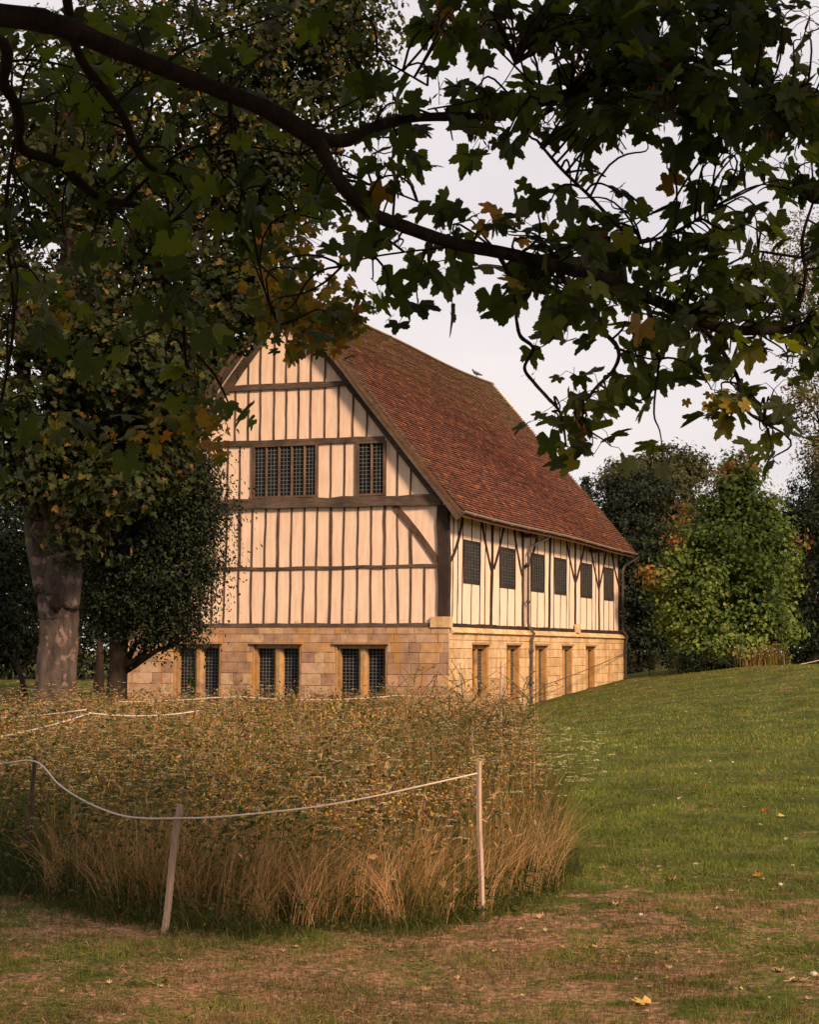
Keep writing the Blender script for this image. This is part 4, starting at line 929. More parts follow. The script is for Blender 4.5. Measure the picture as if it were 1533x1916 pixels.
# withered leafy sprig at the foot of the meadow
p = ground_at(826, 1722); sp = empty('withered_sprig', tuple(p), label='withered reddish sprig with hanging leaves at the meadow front', cat='plant')
mb = MB(); mb.tube([(0, 0, -.02), (.01, .01, .12), (-.02, .02, .24), (-.03, .03, .31)], [.004, .003, .003, .002], 5); mb.build('stem', MAT['stake_dark'], sp)
mb = MB(); n = 16; pos = np.stack([rng.normal(0, .05, n), rng.normal(-.02, .02, n), rng.uniform(.03, .28, n)], -1)
scatter(mb, LV, LF, pos, frames(rng.normal(0, 1, (n, 3)), np.tile([.3, 0, -1.0], (n, 1)) + rng.normal(0, .5, (n, 3))), rng.uniform(.03, .06, n)); mb.build('foliage', MAT['fl_tan'], sp)

# ------------------------------------------------------------------ trees
STAR = np.array([(0, 0, 0), (.30, .05, .04), (.52, .38, .10), (.24, .46, .02), (.26, .80, .06), (0, 1.05, -.04), (-.26, .80, .06), (-.24, .46, .02), (-.52, .38, .10), (-.30, .05, .04)]) - np.array([0, .4, 0])
STARF = [[[0, 1, 2, 3], [0, 3, 4, 5], [0, 5, 6, 7], [0, 7, 8, 9]]]
OVAL = [(0, -.5, 0), (.26, 0, .06), (0, .5, -.02), (-.26, 0, .06)]
OVALF = [[[0, 1, 2, 3]]]
def clumpy(blobs, rnd_, clump_r, per, shell=.75, jag=.13):
    """leaf positions in clumps near the outside of ellipsoids -> pos, outward"""
    P, O = [], []
    for (cx, cy, cz, ax_, ay, az_, n) in blobs:
        nc = max(1, int(n / per)); d = rnd_.normal(0, 1, (nc, 3)); d /= np.linalg.norm(d, axis=1)[:, None]
        rad = shell + (1 - shell) * rnd_.random(nc); deep = rnd_.random(nc) < .3; rad = np.where(deep, rnd_.uniform(.2, .8, nc), rad)
        rad = rad * (1 + jag * np.sin(d[:, 0] * 7 + cx) * np.cos(d[:, 2] * 6 + cz))
        c = np.array([cx, cy, cz]) + d * rad[:, None] * np.array([ax_, ay, az_])
        sc_ = rnd_.uniform(.5, 1.3, nc)
        k = rnd_.poisson(per, nc); idx = np.repeat(np.arange(nc), k)
        off = rnd_.normal(0, 1, (len(idx), 3)) * np.array([1, 1, .6]) * (clump_r * sc_[idx])[:, None] * .6
        P.append(c[idx] + off); O.append(d[idx] * .8 + off / clump_r * .5)
    return np.concatenate(P), np.concatenate(O)
def branchy(mb, a, b, r0, r1, rnd_, n=5, wob=.06, sides=7):
    a = np.array(a, float); b = np.array(b, float); L_ = np.linalg.norm(b - a)
    P = [a + (b - a) * f + rnd_.normal(0, wob * L_, 3) * (0 < f < 1) * np.array([1, 1, .6]) for f in np.linspace(0, 1, n)]
    mb.tube(P, np.linspace(r0, r1, n), sides); return np.array(P)
def tree(name, label, base, H, r, blobs, leafm, leaf_s, seed, per=40, clump_r=.55, shape='star', barkm='bark', trunk_pts=None, group=None, cat='tree', extra=None, twig=True, shell=.75, up=.5, jag=.13):
    rd_ = np.random.default_rng(seed); x, y, z = base
    t = empty(name, (x, y, z), label=label, cat=cat, group=group)
    tp = trunk_pts or [(0, 0, -.3), (0, 0, .1), (.05, 0, H * .3), (0, 0, H * .6), (.1, .1, H * .9)]
    mb = MB(); n = len(tp); P = []; Rr = []
    tpa = np.array([q[:3] for q in tp], float); rad = [q[3] for q in tp] if len(tp[0]) > 3 else list(r * np.array([1.35, 1.1, .85, .55, .2]))
    tt = np.linspace(0, n - 1, n * 5)
    P = np.stack([np.interp(tt, np.arange(n), tpa[:, k]) for k in range(3)], -1); Rr = np.interp(tt, np.arange(n), rad)
    P[1:-1] += rd_.normal(0, r * .05, (len(P) - 2, 3)); P[:, 2] = np.sort(P[:, 2]) if trunk_pts is None else P[:, 2]
    ns_ = 40 if r > .5 else 14; tt2 = np.linspace(0, len(P) - 1, len(P) * (4 if r > .5 else 1)); P2 = np.stack([np.interp(tt2, np.arange(len(P)), P[:, k]) for k in range(3)], -1); R2 = np.interp(tt2, np.arange(len(P)), Rr)
    mb.tube(P2, R2, ns_); V_ = mb.V[-1]; c_ = np.repeat(P2, ns_, 0); d_ = V_ - c_; an = np.arctan2(d_[:, 1], d_[:, 0]); zz = V_[:, 2]
    fl = np.exp(-np.clip(zz, 0, 9) / .35)
    mb.V[-1] = c_ + d_ * (1 + .05 * np.sin(5 * an + zz * .8) + .045 * np.sin(9 * an + 1.7 * np.sin(zz * .9)) + .02 * np.sin(17 * an + zz * 3) + fl * (.16 + .16 * np.sin(5 * an + 1)))[:, None]
    for bl in blobs:
        zt = np.clip((bl[2]) * .6, .2 * H, .85 * H); k = np.argmin(abs(P[:, 2] - zt)); Q = branchy(mb, P[k], np.array(bl[:3]), max(.03, Rr[k] * .45), .03, rd_, 6)
        if twig:
            for q in range(6):
                d = rd_.normal(0, 1, 3); d /= np.linalg.norm(d); e = np.array(bl[:3]) + d * np.array(bl[3:6]) * .85
                branchy(mb, Q[rd_.integers(2, 6)], e, .05, .012, rd_, 5, .07, 5)
    mb.build('trunk', MAT[barkm], t, smooth=True)
    pos, outw = clumpy(blobs, rd_, clump_r, per, shell, jag); n = len(pos)
    nr = outw + rd_.normal(0, .55, (n, 3)) + np.array([0, 0, up]); tip = rd_.normal(0, 1, (n, 3)) + np.array([0, 0, -.8])
    cm = MB(); TV, TF = (STAR, STARF) if shape == 'star' else (OVAL, OVALF)
    scatter(cm, TV, TF, pos, frames(nr, tip), rd_.uniform(.7, 1.3, n) * leaf_s, rd_.random(n))
    cm.build('crown', MAT[leafm], t)
    if extra:
        for (bl2, m2, s2, nm) in extra:
            pos, outw = clumpy(bl2, rd_, clump_r * .8, per, shell); n = len(pos); c2 = MB()
            scatter(c2, TV, TF, pos, frames(outw + rd_.normal(0, .5, (n, 3)) + np.array([0, 0, .5]), rd_.normal(0, 1, (n, 3)) + np.array([0, 0, -.8])), rd_.uniform(.7, 1.3, n) * s2, rd_.random(n)); c2.build(nm, MAT[m2], t)['kind'] = 'stuff'
    return t
def B(px, py, Y, rpx, rpy, rd, n, base):
    """a crown blob given where it stands (pixel at distance Y), radii in photo pixels -> metres at that distance, relative to the tree base"""
    p = atY(px, py, Y); return (p[0] - base[0], p[1] - base[1], p[2] - base[2], rpx / F * Y, rd, rpy / F * Y, n)
def basep(px, Y): p = atY(px, 1217, Y); return (float(p[0]), Y, float(gz(p[0], Y)))

# big tree on the left with the flaking trunk
bb = basep(107, 44)
k44 = 44 / F
blobs = [B(120, 560, 44, 230, 150, 3.2, 5400, bb), B(330, 420, 45, 200, 160, 3.0, 5400, bb), B(60, 260, 44, 240, 190, 3.4, 5600, bb), B(300, 160, 45, 240, 180, 3.4, 7200, bb),
         B(530, 130, 46, 190, 190, 2.6, 7600, bb), B(500, 330, 45, 150, 120, 2.2, 4200, bb), B(610, 20, 46, 130, 130, 2.2, 3600, bb), B(300, -200, 45, 330, 220, 4, 6000, bb), B(-150, 300, 44, 230, 300, 4, 4000, bb), B(-60, 700, 43, 170, 180, 3.2, 2800, bb),
         B(430, 560, 44, 90, 100, 1.6, 3500, bb), B(230, 690, 42.5, 150, 90, 1.6, 5000, bb), B(60, 800, 42, 130, 90, 1.4, 2600, bb), B(205, 930, 41.8, 60, 55, .7, 800, bb), B(150, 1010, 42, 40, 50, .5, 350, bb), B(265, 790, 44.5, 110, 60, 1.6, 2800, bb), B(60, 890, 42, 60, 60, .8, 1300, bb), B(250, 880, 44, 90, 50, 1.2, 2300, bb)]
tz = lambda y: (1217 - y) * k44 - bb[2] + EYE
trunk = [(-.1, 0, -.4, .60), (-.05, 0, .2, .52), (0, 0, tz(1180), .46), (0, 0, tz(1090), .52), (-.02, 0, tz(1030), .45), (.0, .1, tz(900), .42), (-.1, .2, tz(700), .36), (.1, .2, tz(500), .3), (.3, .2, tz(300), .24), (.5, .2, tz(60), .12)]
T1 = tree('tall_tree', 'tall tree on the left with thick pale flaking trunk and huge crown', bb, 20, .55, blobs, 'leaf_mid', .17, 21, 34, .62, trunk_pts=trunk, barkm='bark_big')
for pts_, rad_ in (([(-.3, -.1, tz(1110)), (-.62, -.1, tz(1020)), (-.85, 0, tz(880)), (-1.1, .1, tz(640)), (-1.4, .2, tz(400))], [.30, .24, .22, .18, .1]),
                   ([(.3, -.2, tz(1140)), (.42, -.25, tz(1080)), (.40, -.25, tz(1020)), (.30, -.1, tz(930)), (.45, 0, tz(700)), (.65, .1, tz(520)), (.75, .1, tz(380))], [.28, .24, .16, .2, .17, .14, .08]),
                   ([(.35, .1, tz(700)), (.9, .1, tz(570)), (1.6, .1, tz(440)), (2.2, .1, tz(330))], [.2, .16, .11, .06]),
                   ([(.45, .1, tz(640)), (1.4, .1, tz(575)), (2.6, 0, tz(520)), (3.4, 0, tz(440)), (4.6, 0, tz(300))], [.18, .15, .12, .10, .05]),
                   ([(.1, -.45, tz(1125)), (.05, -.55, tz(1135)), (.05, -.5, tz(1150))], [.16, .2, .05])):
    mb = MB(); P_ = np.array(pts_, float); tt = np.linspace(0, len(P_) - 1, len(P_) * 4); PP = np.stack([np.interp(tt, np.arange(len(P_)), P_[:, k]) for k in range(3)], -1)
    mb.tube(PP, np.interp(tt, np.arange(len(P_)), rad_), 10); mb.build('limb', MAT['bark_big'] if rad_[0] > .19 else MAT['bark'], T1, smooth=True)
# dark holly-like tree in front of the gable's left part
hb = basep(220, 47)
blobs = [B(300, 960, 47, 125, 95, 1.7, 12500, hb), B(250, 1040, 47, 95, 120, 1.6, 10500, hb), B(330, 1080, 46.6, 82, 95, 1.3, 9500, hb), B(200, 930, 47.5, 110, 90, 1.6, 6000, hb), B(345, 900, 46.8, 62, 70, 1.0, 4200, hb), B(180, 1100, 47.5, 75, 110, 1.4, 6000, hb),
         B(372, 990, 46.6, 40, 60, .7, 2200, hb), B(320, 1160, 46.4, 60, 40, .8, 2600, hb), B(290, 860, 47, 110, 60, 1.3, 4500, hb), B(250, 1150, 46.6, 60, 50, .9, 2600, hb), B(290, 1195, 46.3, 34, 26, .6, 700, hb), B(345, 1195, 46.3, 24, 20, .5, 350, hb), B(378, 940, 46.5, 30, 60, .6, 1300, hb), B(385, 1060, 46.5, 20, 30, .5, 500, hb), B(360, 870, 46.6, 40, 40, .7, 1300, hb)]
tree('evergreen_tree', 'dark drooping evergreen tree hiding the left end of the gable', hb, 5.2, .30, blobs, 'leaf_holly', .115, 22, 34, .62, 'oval', trunk_pts=[(0, 0, -.3, .34), (0, 0, .3, .28), (.0, 0, 1.8, .25), (.2, 0, 3.4, .2), (.5, 0, 6.0, .08)], shell=.6)
# slender pale-trunked tree behind, between the tall tree and the gable
lb_ = basep(262, 62)
blobs = [B(330, 640, 62, 110, 110, 2.2, 5500, lb_), B(420, 740, 62, 70, 100, 1.6, 3200, lb_), B(250, 780, 63, 120, 90, 2.0, 4000, lb_), B(400, 560, 62, 90, 80, 2.0, 3000, lb_)]
tree('slender_tree', 'slender leaning tree with pale stem behind the tall tree', lb_, 14, .25, blobs, 'leaf_mid', .17, 23, 34, .6, trunk_pts=[(-.3, 0, -.3, .4), (-.2, 0, 3, .34), (0, 0, 7, .3), (.22, 0, 10.6, .24), (.62, 0, 13.8, .17), (1.0, 0, 17, .06)], barkm='bark_big')
# yellowing tree whose foliage hangs before the apex
yb_ = (-4.5, 30.0, float(gz(-4.5, 30)))
# right: sweetgum-like tree
rb = basep(1348, 72)
blobs = [B(1385, 950, 72, 50, 60, 1.2, 3000, rb), B(1345, 1010, 72, 70, 62, 1.6, 4600, rb), B(1320, 1100, 72, 84, 62, 1.9, 5200, rb), B(1415, 1040, 72, 62, 70, 1.6, 4600, rb), B(1370, 1180, 72, 96, 62, 2.1, 6800, rb), B(1435, 1140, 71.5, 52, 66, 1.3, 3600, rb), B(1290, 1150, 71.5, 62, 40, 1.3, 2600, rb), B(1245, 1088, 71, 34, 20, .6, 650, rb),
         B(1400, 892, 72, 18, 36, .5, 650, rb), B(1368, 900, 72, 24, 40, .6, 900, rb), B(1424, 965, 72, 34, 46, .8, 1300, rb), B(1452, 1000, 72, 26, 32, .7, 700, rb), B(1350, 1222, 71, 96, 24, 1.5, 2400, rb), B(1372, 868, 72, 9, 26, .25, 160, rb), B(1408, 866, 72, 7, 24, .25, 110, rb), B(1340, 945, 72, 30, 30, .7, 650, rb), B(1300, 1010, 71.6, 28, 28, .7, 500, rb), B(1466, 1085, 71.6, 26, 24, .6, 450, rb), B(1280, 1050, 71.4, 34, 20, .6, 450, rb), B(1448, 945, 72, 8, 20, .3, 110, rb), B(1468, 1180, 71.3, 28, 26, .7, 600, rb), B(1480, 1040, 71.6, 16, 14, .4, 160, rb)]
ex = [([B(1330, 915, 71.4, 40, 40, .8, 60, rb), B(1300, 940, 71.6, 26, 40, .5, 70, rb), B(1220, 1078, 70.8, 20, 18, .4, 220, rb), B(1400, 868, 71.8, 12, 24, .3, 160, rb), B(1368, 868, 71.6, 18, 18, .4, 160, rb), B(1265, 1010, 71.2, 16, 26, .4, 110, rb), B(1292, 985, 71.0, 26, 40, .5, 80, rb), B(1490, 1010, 71.4, 8, 20, .4, 70, rb)], 'leaf_red', .15, 'reddening_shoots')]
tree('autumn_tree', 'bright green pyramidal tree with reddening shoots on the mound', rb, 8, .22, blobs, 'leaf_amber', .15, 31, 44, .62, extra=ex, twig=True, shell=.62, jag=.24)
# yew mass between hall and green tree
for (px, Y, bl_, sd__, lab, lm_, ls) in (
    (1180, 84, [(1180, 1010, 70, 100, 2.4, 7000), (1150, 1110, 70, 110, 2.4, 6500), (1230, 1120, 70, 120, 2.4, 6500), (1150, 950, 40, 50, 1.4, 2200), (1200, 920, 60, 45, 1.6, 2600), (1180, 1210, 90, 60, 2.4, 3600)], 41, 'broad dark yew directly behind the hall', 'leaf_dark', .2),
    (1262, 88, [(1262, 960, 60, 80, 2.2, 5200), (1290, 1060, 60, 110, 2.2, 4200), (1255, 905, 42, 36, 1.5, 1800), (1240, 1010, 50, 80, 2, 2500)], 42, 'domed olive-green tree behind the autumn tree', 'leaf_bg', .2),
    (1520, 86, [(1530, 960, 56, 90, 2.4, 4800), (1545, 880, 40, 60, 1.6, 2000), (1540, 1120, 70, 120, 2.4, 5000), (1515, 1190, 50, 70, 1.8, 2600), (1600, 1040, 80, 160, 2.6, 2600), (1495, 960, 26, 30, 1.0, 700)], 43, 'dark tree at the right edge behind the autumn tree', 'leaf_dark', .2),
    (1420, 92, [(1400, 1100, 120, 130, 2.6, 4500), (1470, 1040, 60, 110, 2.4, 3500)], 44, 'dark tree filling the gap behind the autumn tree', 'leaf_dark', .22)):
    b_ = basep(px, Y); tree('yew_tree' if lm_ == 'leaf_dark' else 'domed_tree', lab, b_, 9, .3, [B(q[0], q[1], Y, q[2], q[3], q[4], q[5], b_) for q in bl_], lm_, ls, sd__, 32, .5, 'oval', twig=False, shell=.7)
b_ = basep(1225, 104); tree('round_tree', 'tall round-crowned tree rising behind the yew', b_, 12, .35, [B(q[0], q[1], 104, q[2], q[3], q[4], q[5], b_) for q in ((1195, 890, 62, 42, 2.4, 4200), (1245, 880, 62, 44, 2.4, 4200), (1290, 880, 40, 36, 2, 2200), (1150, 900, 34, 30, 1.6, 1400), (1220, 960, 90, 60, 3, 2600))], 'leaf_bg', .26, 45, 34, .55, 'oval')
b_ = basep(1098, 82); mbs = [B(1098, 905 + k * 22, 82, 5 + 5.0 * k, 13, .2 + .16 * k, 260 + 140 * k, b_) for k in range(9)]
tree('spired_conifer', 'narrow dark conifer spire rising just beyond the roof', b_, 8, .15, mbs, 'leaf_dark', .16, 46, 22, .3, 'oval', twig=False)
# pale feathery tree at the right edge
b_ = basep(1640, 66); tree('feathery_tree', 'tall pale feathery tree at the right edge', b_, 16, .3, [B(q[0], q[1], 66, q[2], q[3], q[4], q[5], b_) for q in ((1500, 470, 70, 90, 2, 2600), (1470, 560, 60, 60, 1.6, 1300), (1545, 620, 80, 120, 2.2, 2600), (1510, 740, 40, 60, 1.2, 1300), (1525, 830, 30, 50, 1.0, 900), (1600, 500, 90, 200, 2.4, 2500), (1590, 800, 70, 160, 2, 2500))], 'leaf_pale', .14, 47, 26, .5, 'oval', shell=.6)
# border plants under the autumn tree
for k, (px, h, lab) in enumerate(((1400, .75, 'pinkish flowering border plant at the foot of the autumn tree'), (1440, .8, 'pale tawny border plant right of the pinkish one'), (1418, .6, 'short seeding border plant between its two taller neighbours'))):
    p = atY(px, 1217, 69.5); mb = MB(); zb = float(gz(p[0], 69.5)); n = 260; X = rng.normal(0, .35, n); Y = rng.normal(0, .25, n)
    t = empty('border_plant', (float(p[0]), 69.5, zb), label=lab, cat='plant', group='border plants under the autumn tree')
    T_ = blades(mb, X, Y, rng.uniform(.4, 1.2, n) * h, np.full(n, .03), rng.uniform(0, .5, n), rng.uniform(.3, .8, n), 3, z0=np.zeros(n)); mb.build('foliage', MAT['meadow'], t)
    mb = MB(); scatter(mb, [(v[0] * 5, v[1], v[2] * 5) for v in TVs], TFs, T_[:60], rotmats(60), np.full(60, .07)); mb.build('flower_head', MAT['umbel'] if k != 1 else MAT['seed'], t)['kind'] = 'stuff'
# low bushes under the autumn tree
b_ = basep(1330, 70); tree('low_shrub', 'low green shrub spreading at the foot of the autumn tree', b_, .5, .05, [B(1330, 1240, 70, 60, 18, .9, 1800, b_), B(1380, 1236, 70, 40, 20, .8, 900, b_), B(1272, 1236, 70.5, 36, 22, .7, 700, b_)], 'leaf_holly', .12, 48, 20, .3, 'oval', twig=False, cat='shrub')

# background row: one mesh set, copied
bgb = [(0, 0, 5.5, 4.2, 3.2, 4.2, 5200), (2.6, .5, 7.5, 2.8, 2.6, 3.4, 2600), (-2.8, 0, 7, 2.6, 2.6, 3.2, 2600), (.4, .3, 10, 2.8, 2.5, 2.6, 2400), (1.8, 0, 2.4, 3.2, 2.5, 2.6, 2200), (-2.2, 0, 2.2, 3.0, 2.5, 2.4, 2200)]
proto = tree('woodland_tree', 'dark woodland tree far behind on the left, second from the edge', (-26, 105, float(gz(-26, 105))), 9, .35, bgb, 'leaf_dark', .34, 51, 30, .8, 'oval', group='woodland trees in the background')
def copy_tree(o, loc, rz, s_, label):
    c = o.copy(); sc.collection.objects.link(c); c.location = loc; c.rotation_euler = (0, 0, rz); c.scale = (s_[0], s_[0], s_[1]); c['label'] = label
    for ch in list(o.children):
        d = ch.copy(); sc.collection.objects.link(d); d.parent = c
    return c
proto.location = (-20.5, 100, float(gz(-20.5, 100)) - .5)
for (x, y, rz, s_, lab) in ((-27.5, 98, 1.0, (1.15, 1.2), 'dark woodland tree far behind at the left edge of the view'), (-14.5, 104, 2.2, (1.1, 1.15), 'dark woodland tree seen between the tall trunk and the evergreen'),
                            (-8.0, 108, 4.0, (1.2, 1.2), 'dark woodland tree hidden behind the left of the hall'), (-34, 106, 3.3, (1.3, 1.25), 'dark woodland tree beyond the left edge'),
                            (12.5, 106, .6, (1.1, .92), 'woodland tree behind the yew and the hall corner'), (19.5, 104, 5.0, (1.1, .85), 'woodland tree behind the autumn tree'),
                            (26.5, 102, 3.9, (1.2, 1.0), 'woodland tree behind the dark tree at the right edge'), (34, 100, 2.0, (1.3, 1.2), 'woodland tree beyond the right edge')):
    copy_tree(proto, (x, y, float(gz(x, y)) - .6), rz, s_, lab)
b_ = basep(20, 66); tree('shade_shrub', 'dark spreading shrub in the shade at the left edge', b_, 1.5, .15, [B(-30, 1120, 66, 90, 110, 2, 5500, b_), B(30, 1010, 67, 80, 90, 2, 4200, b_), B(15, 1200, 66, 50, 50, 1.2, 2600, b_), B(-20, 900, 68, 120, 90, 2, 4200, b_), B(180, 930, 72, 90, 110, 2, 4500, b_)], 'leaf_dark', .2, 52, 34, .5, 'oval', twig=False, cat='shrub', trunk_pts=[(.9, -1, -.3, .10), (.7, -1, .8, .10), (.3, -.8, 1.8, .09), (0, 0, 3.4, .06)])
b_ = basep(185, 78); tree('hanging_shade_tree', 'shady tree behind the tall trunk with foliage reaching low', b_, 5, .2, [B(190, 1080, 78, 90, 95, 2, 5500, b_), B(150, 980, 78, 110, 90, 2, 5000, b_), B(110, 1120, 78, 60, 70, 1.5, 2500, b_), B(60, 1080, 79, 60, 90, 1.5, 2800, b_)], 'leaf_dark', .2, 53, 34, .5, 'oval', twig=False)

# ------------------------------------------------------------------ overhanging sycamore in the foreground
fg = empty('overhanging_sycamore', (-3.6, 3.2, 0), label='dark sycamore whose boughs and big leaves hang over the view', cat='tree')
FO = np.array([-3.6, 3.2, 0.0])
bm_, tw = MB(), MB()
def bough(pts, Y0, Y1, mbx=None, wscale=1.0, sides=9, pre=None):
    """pts: (px,py,width px) along a bough that runs from distance Y0 to Y1"""
    n = len(pts); P = []; R_ = []
    L_ = [0]
    for a, b in zip(pts[:-1], pts[1:]): L_.append(L_[-1] + math.hypot(a[0] - b[0], a[1] - b[1]))
    for k, q in enumerate(pts):
        Y = Y0 + (Y1 - Y0) * L_[k] / L_[-1]; P.append(atY(q[0], q[1], Y)); R_.append(q[2] / 2 / F * Y * wscale * (.64 if q[2] > 40 else .8))
    if pre: P = [np.array(q[:3]) for q in pre] + P; R_ = [q[3] for q in pre] + R_
    P = np.array(P); out_ = []; ro = []
    for k in range(len(P) - 1):
        p0, p1, p2, p3 = P[max(k - 1, 0)], P[k], P[k + 1], P[min(k + 2, len(P) - 1)]
        for t_ in np.linspace(0, 1, 6, endpoint=False):
            out_.append(.5 * ((2 * p1) + (-p0 + p2) * t_ + (2 * p0 - 5 * p1 + 4 * p2 - p3) * t_ ** 2 + (-p0 + 3 * p1 - 3 * p2 + p3) * t_ ** 3)); ro.append(R_[k] + (R_[k + 1] - R_[k]) * t_)
    out_.append(P[-1]); ro.append(R_[-1]); out_ = np.array(out_); ro = np.array(ro) * (1 + rng.normal(0, .05, len(ro)))
    (mbx or bm_).tube(out_ - FO, ro, sides); return out_
tr_top = np.array([-3.3, 3.4, 3.0])
lines = []
lines.append(bough([(-60, 22, 76), (100, 45, 70), (200, 85, 60), (300, 125, 54), (400, 165, 50), (500, 205, 54), (585, 258, 60), (612, 300, 42), (640, 345, 37), (690, 395, 33), (760, 425, 32), (850, 455, 32), (950, 475, 31), (1050, 500, 31), (1150, 530, 31), (1250, 572, 29), (1330, 608, 28), (1400, 619, 24), (1533, 612, 18), (1660, 600, 12), (1800, 640, 3)], 4.9, 7.0, pre=[(-3.4, 3.3, 2.6, .20), (-2.6, 3.9, 3.25, .12)]))
lines.append(bough([(575, 250, 44), (640, 264, 34), (700, 238, 27), (760, 222, 24), (850, 218, 22), (920, 218, 22), (1000, 195, 25), (1080, 170, 25), (1160, 150, 23), (1280, 175, 18), (1420, 190, 14), (1600, 180, 10), (1760, 230, 3)], 5.75, 7.2))
lines.append(bough([(120, -60, 26), (125, 0, 26), (150, 108, 24), (225, 209, 22), (251, 271, 20), (282, 313, 14), (340, 330, 8)], 5.2, 6.2))
lines.append(bough([(-80, 60, 30), (8, 163, 28), (33, 212, 27), (39, 277, 26), (98, 300, 24), (140, 333, 22), (183, 369, 20), (228, 380, 18), (310, 401, 13), (304, 460, 11), (302, 514, 10), (338, 557, 9), (345, 640, 8), (350, 712, 5)], 5.4, 7.6, pre=[(-3.4, 3.3, 2.5, .12), (-2.6, 4.2, 2.9, .08)]))
for pts_, a_, b_ in (([(948, -40, 6), (960, 50, 6), (985, 150, 5), (992, 180, 4)], 5.6, 5.8), ([(1005, 262, 7), (1050, 315, 8), (1105, 368, 9), (1155, 420, 9), (1205, 452, 8), (1290, 420, 6), (1340, 385, 4)], 6.0, 6.6),
                     ([(965, 578, 7), (968, 605, 9), (975, 630, 10), (998, 652, 9), (982, 688, 9), (1000, 716, 9), (1026, 745, 9), (1050, 775, 8), (1060, 835, 5)], 6.3, 6.3), ([(930, 470, 14), (960, 530, 10), (966, 580, 7)], 6.35, 6.3),
                     ([(1046, 500, 15), (1068, 545, 12), (1112, 604, 11), (1156, 650, 11), (1150, 690, 10), (1108, 735, 8), (1085, 790, 5)], 6.45, 6.3), ([(1150, 650, 8), (1210, 670, 5), (1235, 672, 3)], 6.4, 6.4),
                     ([(1310, 610, 15), (1340, 640, 13), (1378, 700, 12), (1392, 750, 10), (1405, 775, 8), (1440, 795, 5)], 6.8, 6.7), ([(1522, 380, 6), (1502, 450, 9), (1508, 520, 9), (1488, 600, 8)], 6.9, 6.95), ([(1420, 470, 6), (1500, 482, 8)], 6.9, 6.9),
                     ([(845, 462, 6), (770, 470, 5), (690, 482, 5), (640, 498, 3)], 6.2, 6.0), ([(706, 106, 3), (745, 128, 5), (800, 160, 5)], 5.9, 6.0), ([(800, 205, 4), (880, 190, 5), (930, 170, 3), (965, 120, 3)], 6.0, 6.0),
                     ([(840, 450, 4), (850, 400, 3), (856, 380, 3)], 6.2, 6.2), ([(1200, 450, 7), (1260, 440, 5), (1310, 405, 4)], 6.6, 6.6), ([(640, 335, 8), (710, 350, 6), (790, 380, 4)], 6.1, 6.2), ([(600, 300, 8), (640, 318, 7), (700, 350, 5)], 6, 6),
                     ([(300, 125, 12), (350, 90, 9), (430, 60, 6), (520, 30, 4)], 5.3, 5.6), ([(420, 175, 12), (470, 120, 8), (520, 90, 5)], 5.5, 5.7), ([(-20, 120, 6), (60, 112, 7), (130, 125, 5)], 6.5, 6.4), ([(228, 380, 10), (330, 290, 7), (420, 270, 6), (560, 290, 5)], 6.6, 6.4),
                     ([(430, 190, 12), (440, 300, 9), (470, 420, 7), (500, 560, 5), (540, 640, 3)], 5.9, 7.2), ([(345, 700, 5), (280, 750, 5), (200, 785, 4)], 7.6, 8.2), ([(33, 230, 10), (10, 400, 9), (25, 600, 8), (0, 760, 6)], 5.8, 7.4), ([(345, 640, 6), (400, 700, 6), (430, 760, 4)], 7.6, 7.8), ([(1350, 250, 8), (1290, 330, 6), (1260, 380, 4)], 6.9, 6.8), ([(1280, 170, 12), (1330, 90, 9), (1350, -20, 8)], 7, 6.8)):
    lines.append(bough(pts_, a_, b_, tw, 1.0, 6))
bm_.tube(np.array([(-3.6, 3.1, -.2), (-3.6, 3.2, .4), (-3.5, 3.2, 1.6), (-3.4, 3.3, 2.8), (-3.2, 3.2, 4.4), (-2.6, 2.6, 6.5), (-1.8, 1.8, 8.5)]) - FO, [.42, .34, .30, .28, .22, .15, .08], 12)
for e in ((1.5, 3.0, 6.2), (-1, -2, 6.5), (2.5, .5, 6.8), (-6, 5, 6), (-5, 0, 6.4), (0, 5.2, 5.6), (4.2, 4.8, 5.4), (4.4, 1.6, 6.0), (3.5, 7.4, 4.6)):
    branchy(bm_, np.array([-3.2, 3.2, 4.2]) - FO, np.array(e) - FO, .13, .03, np.random.default_rng(int(e[0] * 10 + 80)), 7, .04)
allp = np.concatenate(lines)

# leaf shape: five toothed lobes, with the midrib fold
def palmate():
    pts = []
    lob = [(0, 1.0), (50, .92), (-50, .92), (104, .66), (-104, .66)]
    def rad(th):
        v = .60
        for c, a in lob:
            d = abs(th - c); wdt = 33 if abs(c) < 90 else 31
            v = max(v, a * math.exp(-(d / wdt) ** 2 * 1.15))
        return v
    angs = list(np.linspace(-150, 150, 61)); ring = []
    for k, th in enumerate(angs):
        r_ = rad(th) * (1 + (.05 if k % 2 else -.04)) * (1 - .35 * max(0, abs(th) - 110) / 40)
        ring.append((r_ * sin(radians(th)) * .92, r_ * cos(radians(th)), 0))
    V = [(0, .0, 0)] + ring; V = np.array(V, float)
    th = np.arctan2(V[:, 0], V[:, 1]); r_ = np.hypot(V[:, 0], V[:, 1])
    V[:, 2] = -.16 * r_ ** 2 + .05 * r_ * np.abs(np.sin(th * 3.9)) 
    F_ = [[[0, k, k + 1] for k in range(1, len(ring))]]
    return V, F_
PV, PF = palmate()
